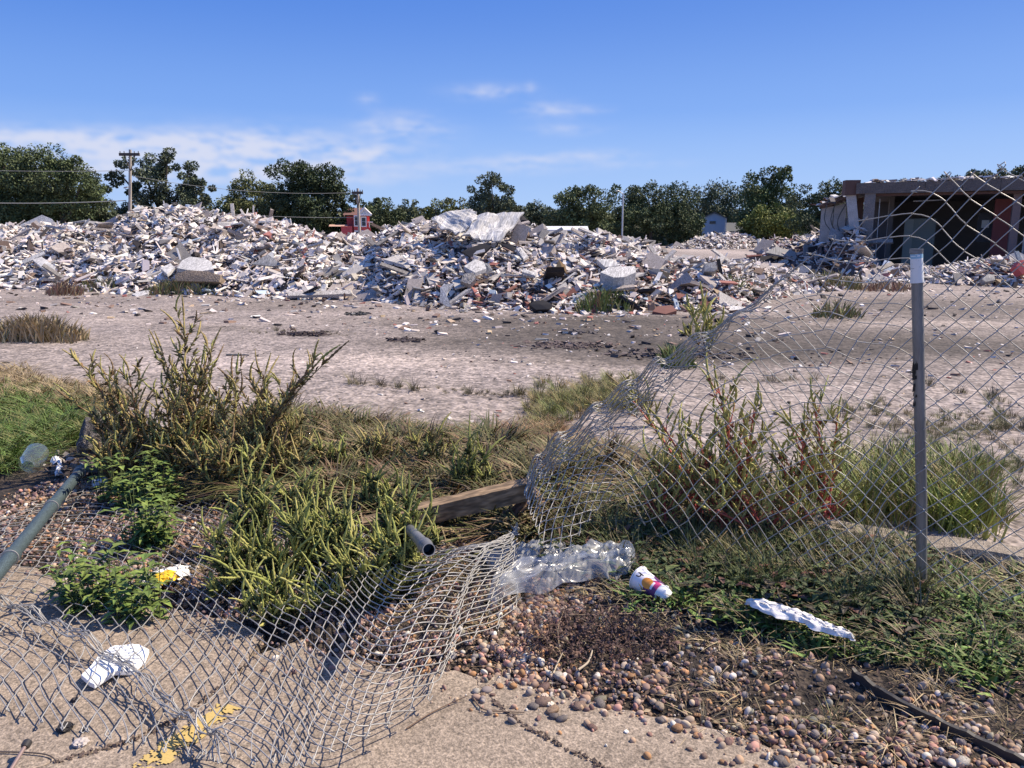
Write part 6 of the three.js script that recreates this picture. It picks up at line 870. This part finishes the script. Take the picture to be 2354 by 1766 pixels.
{ // jar
  const A = at(66, 1068, 0.11), E = at(104, 1016, 0.16), d = E.clone().sub(A).normalize(), t = thing('plastic_jar', 'clear plastic jar lying in the green grass at the left edge', 'jar', A), P = (q) => d.clone().multiplyScalar(q), m = new THREE.MeshPhysicalMaterial({ color: lin(0.88, 0.93, 0.90), roughness: 0.10, transmission: 0.95, thickness: 0, ior: 1.5, side: THREE.DoubleSide });
  const b = new MB(); b.tube([-0.02, -0.015, 0.0, 0.02, 0.05, 0.09, 0.12, 0.14, 0.158, 0.176, 0.194, 0.21].map(P), (k, i) => [0.032, 0.042, 0.053, 0.065, 0.070, 0.072, 0.070, 0.074, 0.070, 0.074, 0.071, 0.058][i], 30, [1, 1, 1], true); b.build('body', m, t);
  const r = new MB(); for (const q of [0.132, 0.150, 0.168]) r.tube([P(q), P(q + 0.004)], 0.0748, 30, [1, 1, 1], false); r.build('rib', m, t);
  const f = new MB(); f.tube([P(-0.026), P(-0.02)], 0.037, 24); f.build('lid', m, t);
}
{ // foam plate
  const P = [[190, 1544], [208, 1561], [216, 1562], [262, 1538], [300, 1530], [328, 1505], [337, 1484], [316, 1476], [262, 1478], [240, 1488], [226, 1505], [212, 1522]].map(([x, y]) => at(x, y, 0.04)), o = P[0].clone(), sh = new THREE.Shape(P.map((p) => new THREE.Vector2(p.x - o.x, -(p.z - o.z)))), g = new THREE.ExtrudeGeometry(sh, { depth: 0.012, bevelEnabled: true, bevelSize: 0.006, bevelThickness: 0.005, bevelSegments: 3 }); g.rotateX(-Math.PI / 2);
  const q = g.attributes.position; for (let i = 0; i < q.count; i++) q.setY(i, q.getY(i) + 0.01 * N2(q.getX(i) * 9, q.getZ(i) * 9)); g.computeVertexNormals(); o.y = 0.012;
  tag(mesh('foam_tray', g, std({ color: lin(0.85, 0.87, 0.88), roughness: 0.6 }), null, o), 'broken white foam tray under the wire on the walk', 'tray');
  const b = new MB(); for (let i = 0; i < 5; i++) { const a = at(252 + i * 8, 1490 + i * 6, 0.043), c = at(306 + i * 4, 1482 + i * 8, 0.043); b.tube([a.sub(o), c.sub(o)], 0.0035, 5); } b.build('rib', std({ color: lin(0.83, 0.85, 0.86) }), scene.getObjectByName('foam_tray'));
}
{ // edging, sticks and other bits
  const e = [[1960, 1560], [2010, 1592], [2080, 1634], [2150, 1668], [2240, 1706], [2330, 1748], [2440, 1800]].map(([x, y]) => { const p = at(x, y, 0.03); p.y = hgt(p.x, p.z) + 0.012; return p; }), o = e[0].clone(), b = new MB(o), c = curve(e, 30), w = 0.008; for (let i = 0; i < 30; i++) { const A = c[i], B = c[i + 1], d = B.clone().sub(A), s = V(-d.z, 0, d.x).normalize().multiplyScalar(w), h = V(0, 0.022 + 0.006 * N2(i * 0.4, 2), 0), h2 = V(0, 0.022 + 0.006 * N2((i + 1) * 0.4, 2), 0), dn = V(0, -0.05, 0); b.quad(A.clone().sub(s).add(h), B.clone().sub(s).add(h2), B.clone().add(s).add(h2), A.clone().add(s).add(h)); b.quad(A.clone().add(s).add(h), B.clone().add(s).add(h2), B.clone().add(s).add(dn), A.clone().add(s).add(dn)); b.quad(A.clone().sub(s).add(dn), B.clone().sub(s).add(dn), B.clone().sub(s).add(h2), A.clone().sub(s).add(h)); }
  tag(b.build('garden_edging', std({ color: lin(0.03, 0.028, 0.028), roughness: 0.6, side: THREE.DoubleSide }), null, o), 'black plastic edging strip running through the gravel at lower right', 'edging');
  const stick = (label, pts, r, col, name = 'twig', cat = 'twig') => { const P = pts.map(([x, y, h]) => at(x, y, h)), og = P[0].clone(), m = new MB(og); m.tube(curve(P, 14), (k) => r * (1 - 0.4 * k), 6, col); tag(m.build(name, VC, null, og), label, cat); };
  stick('long pale dry stem lying right of the cup', [[1290, 1415, 0.05], [1420, 1412, 0.06], [1530, 1408, 0.06], [1598, 1394, 0.08]], 0.003, [0.36, 0.27, 0.17]);
  stick('pale thin stem arching over the cup', [[1395, 1345, 0.08], [1450, 1332, 0.12], [1530, 1350, 0.10], [1612, 1374, 0.05]], 0.0022, [0.40, 0.32, 0.2]);
  stick('pale stick standing in the dead bush', [[1272, 1548, 0.03], [1284, 1520, 0.05], [1294, 1500, 0.07]], 0.0035, [0.55, 0.45, 0.3]);
  stick('pale forked stick right of the dead bush base', [[1330, 1540, 0.03], [1352, 1522, 0.04], [1362, 1495, 0.06]], 0.005, [0.5, 0.42, 0.3]);
  stick('thin dark runner stem lying on the walk left of the pebbles', [[935, 1675, 0.006], [990, 1640, 0.008], [1040, 1615, 0.01], [1075, 1600, 0.02]], 0.0025, [0.14, 0.09, 0.06]);
  stick('thin brown vine lying on the walk below the pebbles', [[1085, 1600, 0.01], [1110, 1630, 0.008], [1160, 1636, 0.007], [1205, 1638, 0.006]], 0.003, [0.16, 0.11, 0.08]);
  stick('dark curled wire on the gravel under the fallen fence', [[845, 1520, 0.05], [862, 1535, 0.03], [850, 1552, 0.015], [830, 1555, 0.02]], 0.0035, [0.05, 0.04, 0.04], 'curled_wire', 'wire');
  stick('dark cable lying on the walk at lower left', [[-30, 1728, 0.006], [60, 1730, 0.007], [110, 1736, 0.007], [130, 1750, 0.006]], 0.003, [0.10, 0.08, 0.07], 'cable', 'cable');
  stick('grey weed stalk lying on the gravel right of the walk', [[2160, 1420, 0.09], [2180, 1445, 0.07], [2220, 1470, 0.05]], 0.003, [0.5, 0.42, 0.3]);
  stick('dark bent rod lying on the lot behind the left clump', [[520, 816, 0.07], [560, 816, 0.07], [572, 817, 0.08]], 0.012, [0.07, 0.08, 0.09], 'bent_rod', 'rod');
  { const A = at(12, 1790, 0.03), E = at(60, 1712, 0.045), t = thing('capped_stake', 'thin metal stake with a dark round cap at the lower left corner', 'stake', A), d = E.clone().sub(A); const s = new MB(); s.tube([V(0, 0, 0), d], 0.006, 8); s.build('shaft', std({ color: lin(0.30, 0.22, 0.2), metalness: 0.4, roughness: 0.5 }), t); const c = new MB(), u = d.clone().normalize(); c.tube([d.clone().addScaledVector(u, -0.012), d.clone().addScaledVector(u, -0.006), d.clone().addScaledVector(u, 0.01), d.clone().addScaledVector(u, 0.016)], [0.009, 0.013, 0.013, 0.006], 12); c.build('cap', std({ color: lin(0.03, 0.028, 0.028), roughness: 0.5 }), t); }
  const lump = (name, label, cat, x, y, r, col, sq = 0.6, rough = 0.7) => { const g = new THREE.IcosahedronGeometry(r, 3), q = g.attributes.position, v = V(); for (let i = 0; i < q.count; i++) { v.fromBufferAttribute(q, i).multiplyScalar(1 / r); const k = r * (1 + 0.3 * N2(v.x * 1.7 + x, v.y * 1.7 + v.z) + 0.15 * N2(v.x * 5, v.z * 5 + v.y * 4)); q.setXYZ(i, v.x * k, v.y * k * sq, v.z * k); } g.computeVertexNormals(); const p = at(x, y, 0); p.y = walkY(p.x, p.z) + r * sq * 0.6; tag(mesh(name, g, std({ color: lin(...col), roughness: rough }), null, p), label, cat); };
  lump('black_lump', 'black rubbery scrap at the edge of the wire at lower left', 'scrap', 150, 1678, 0.022, [0.02, 0.019, 0.02]); lump('black_lump', 'smaller dark scrap right of the black rubbery scrap', 'scrap', 196, 1680, 0.012, [0.03, 0.028, 0.03]); lump('black_lump', 'dark bit below the foam tray on the walk', 'scrap', 172, 1612, 0.012, [0.04, 0.035, 0.035]);
  lump('broken_concrete', 'pale broken bit of concrete beside the crack at lower left', 'concrete bit', 185, 1712, 0.022, [0.42, 0.38, 0.36], 0.5); lump('bottle_cap', 'small turquoise bottle cap in the dead bush', 'bottle cap', 1382, 1436, 0.009, [0.10, 0.40, 0.42], 0.5, 0.4); lump('white_stone', 'single white pebble lying on the walk right of the crack', 'stone', 1440, 1684, 0.007, [0.8, 0.78, 0.74]);
  lump('white_stone', 'pale pebble lying alone on the walk at the tip of the pebbles', 'stone', 1252, 1604, 0.013, [0.55, 0.45, 0.36]); lump('white_stone', 'square whitish pebble below the lone pale pebble', 'stone', 1266, 1622, 0.012, [0.62, 0.55, 0.46]);
  // dark soil and weeds in the cracks
  const R = rng(91), cw = new MB(V(0, 0, 0)); for (const [pts, n] of [[[[1135, 1612], [1200, 1665], [1262, 1700], [1330, 1735], [1400, 1775]], 150], [[[585, 1510], [430, 1640], [330, 1692], [230, 1724], [130, 1750]], 190]]) for (let i = 0; i < n; i++) { const q = R() * (pts.length - 1), j = Math.floor(q), x = lerp(pts[j][0], pts[j + 1][0], q - j) + (R() - 0.5) * 12, y = lerp(pts[j][1], pts[j + 1][1], q - j) + (R() - 0.5) * 9, p = at(x, y, 0.002), m = new THREE.Matrix4().makeRotationFromEuler(new THREE.Euler(R(), R() * 6, R())); m.setPosition(p); const z = 0.003 + 0.008 * R() * R(); cw.box(m, z * 1.6, z * 0.7, z, vary(R, [0.13, 0.095, 0.075], 0.4), 0.5, R); }
  stuff(cw.build('crack_soil', VC), 'crumbs of soil and dead roots along the cracks of the walk');
}
{ // dark scraps heaped where the fallen pipe meets the footing
  const R = rng(191), b = new MB(V(0, 0, 0)); for (let i = 0; i < 240; i++) { const p = at(175 + (R() + R() - 1) * 75, 1078 + (R() + R() - 1) * 34, 0.03), m = new THREE.Matrix4().makeRotationFromEuler(new THREE.Euler(R() * 2, R() * 6, R() * 2)), z = 0.012 + 0.035 * R() * R(); p.y = topY(p.x, p.z) + z * 0.4 + 0.04 * R() * gauss((p.x + 2.9) / 0.12); m.setPosition(p); b.box(m, z * 1.8, z * 0.3, z, vary(R, pick(R, [[5, [0.07, 0.055, 0.05]], [3, [0.14, 0.11, 0.095]], [1, [0.3, 0.27, 0.25]], [0.5, [0.6, 0.6, 0.6]]]), 0.4), 0.5, R); }
  stuff(b.build('dark_scraps', VC), 'dark scraps and dirt heaped where the fallen pipe meets the footing');
}
renderer.render(scene, camera);
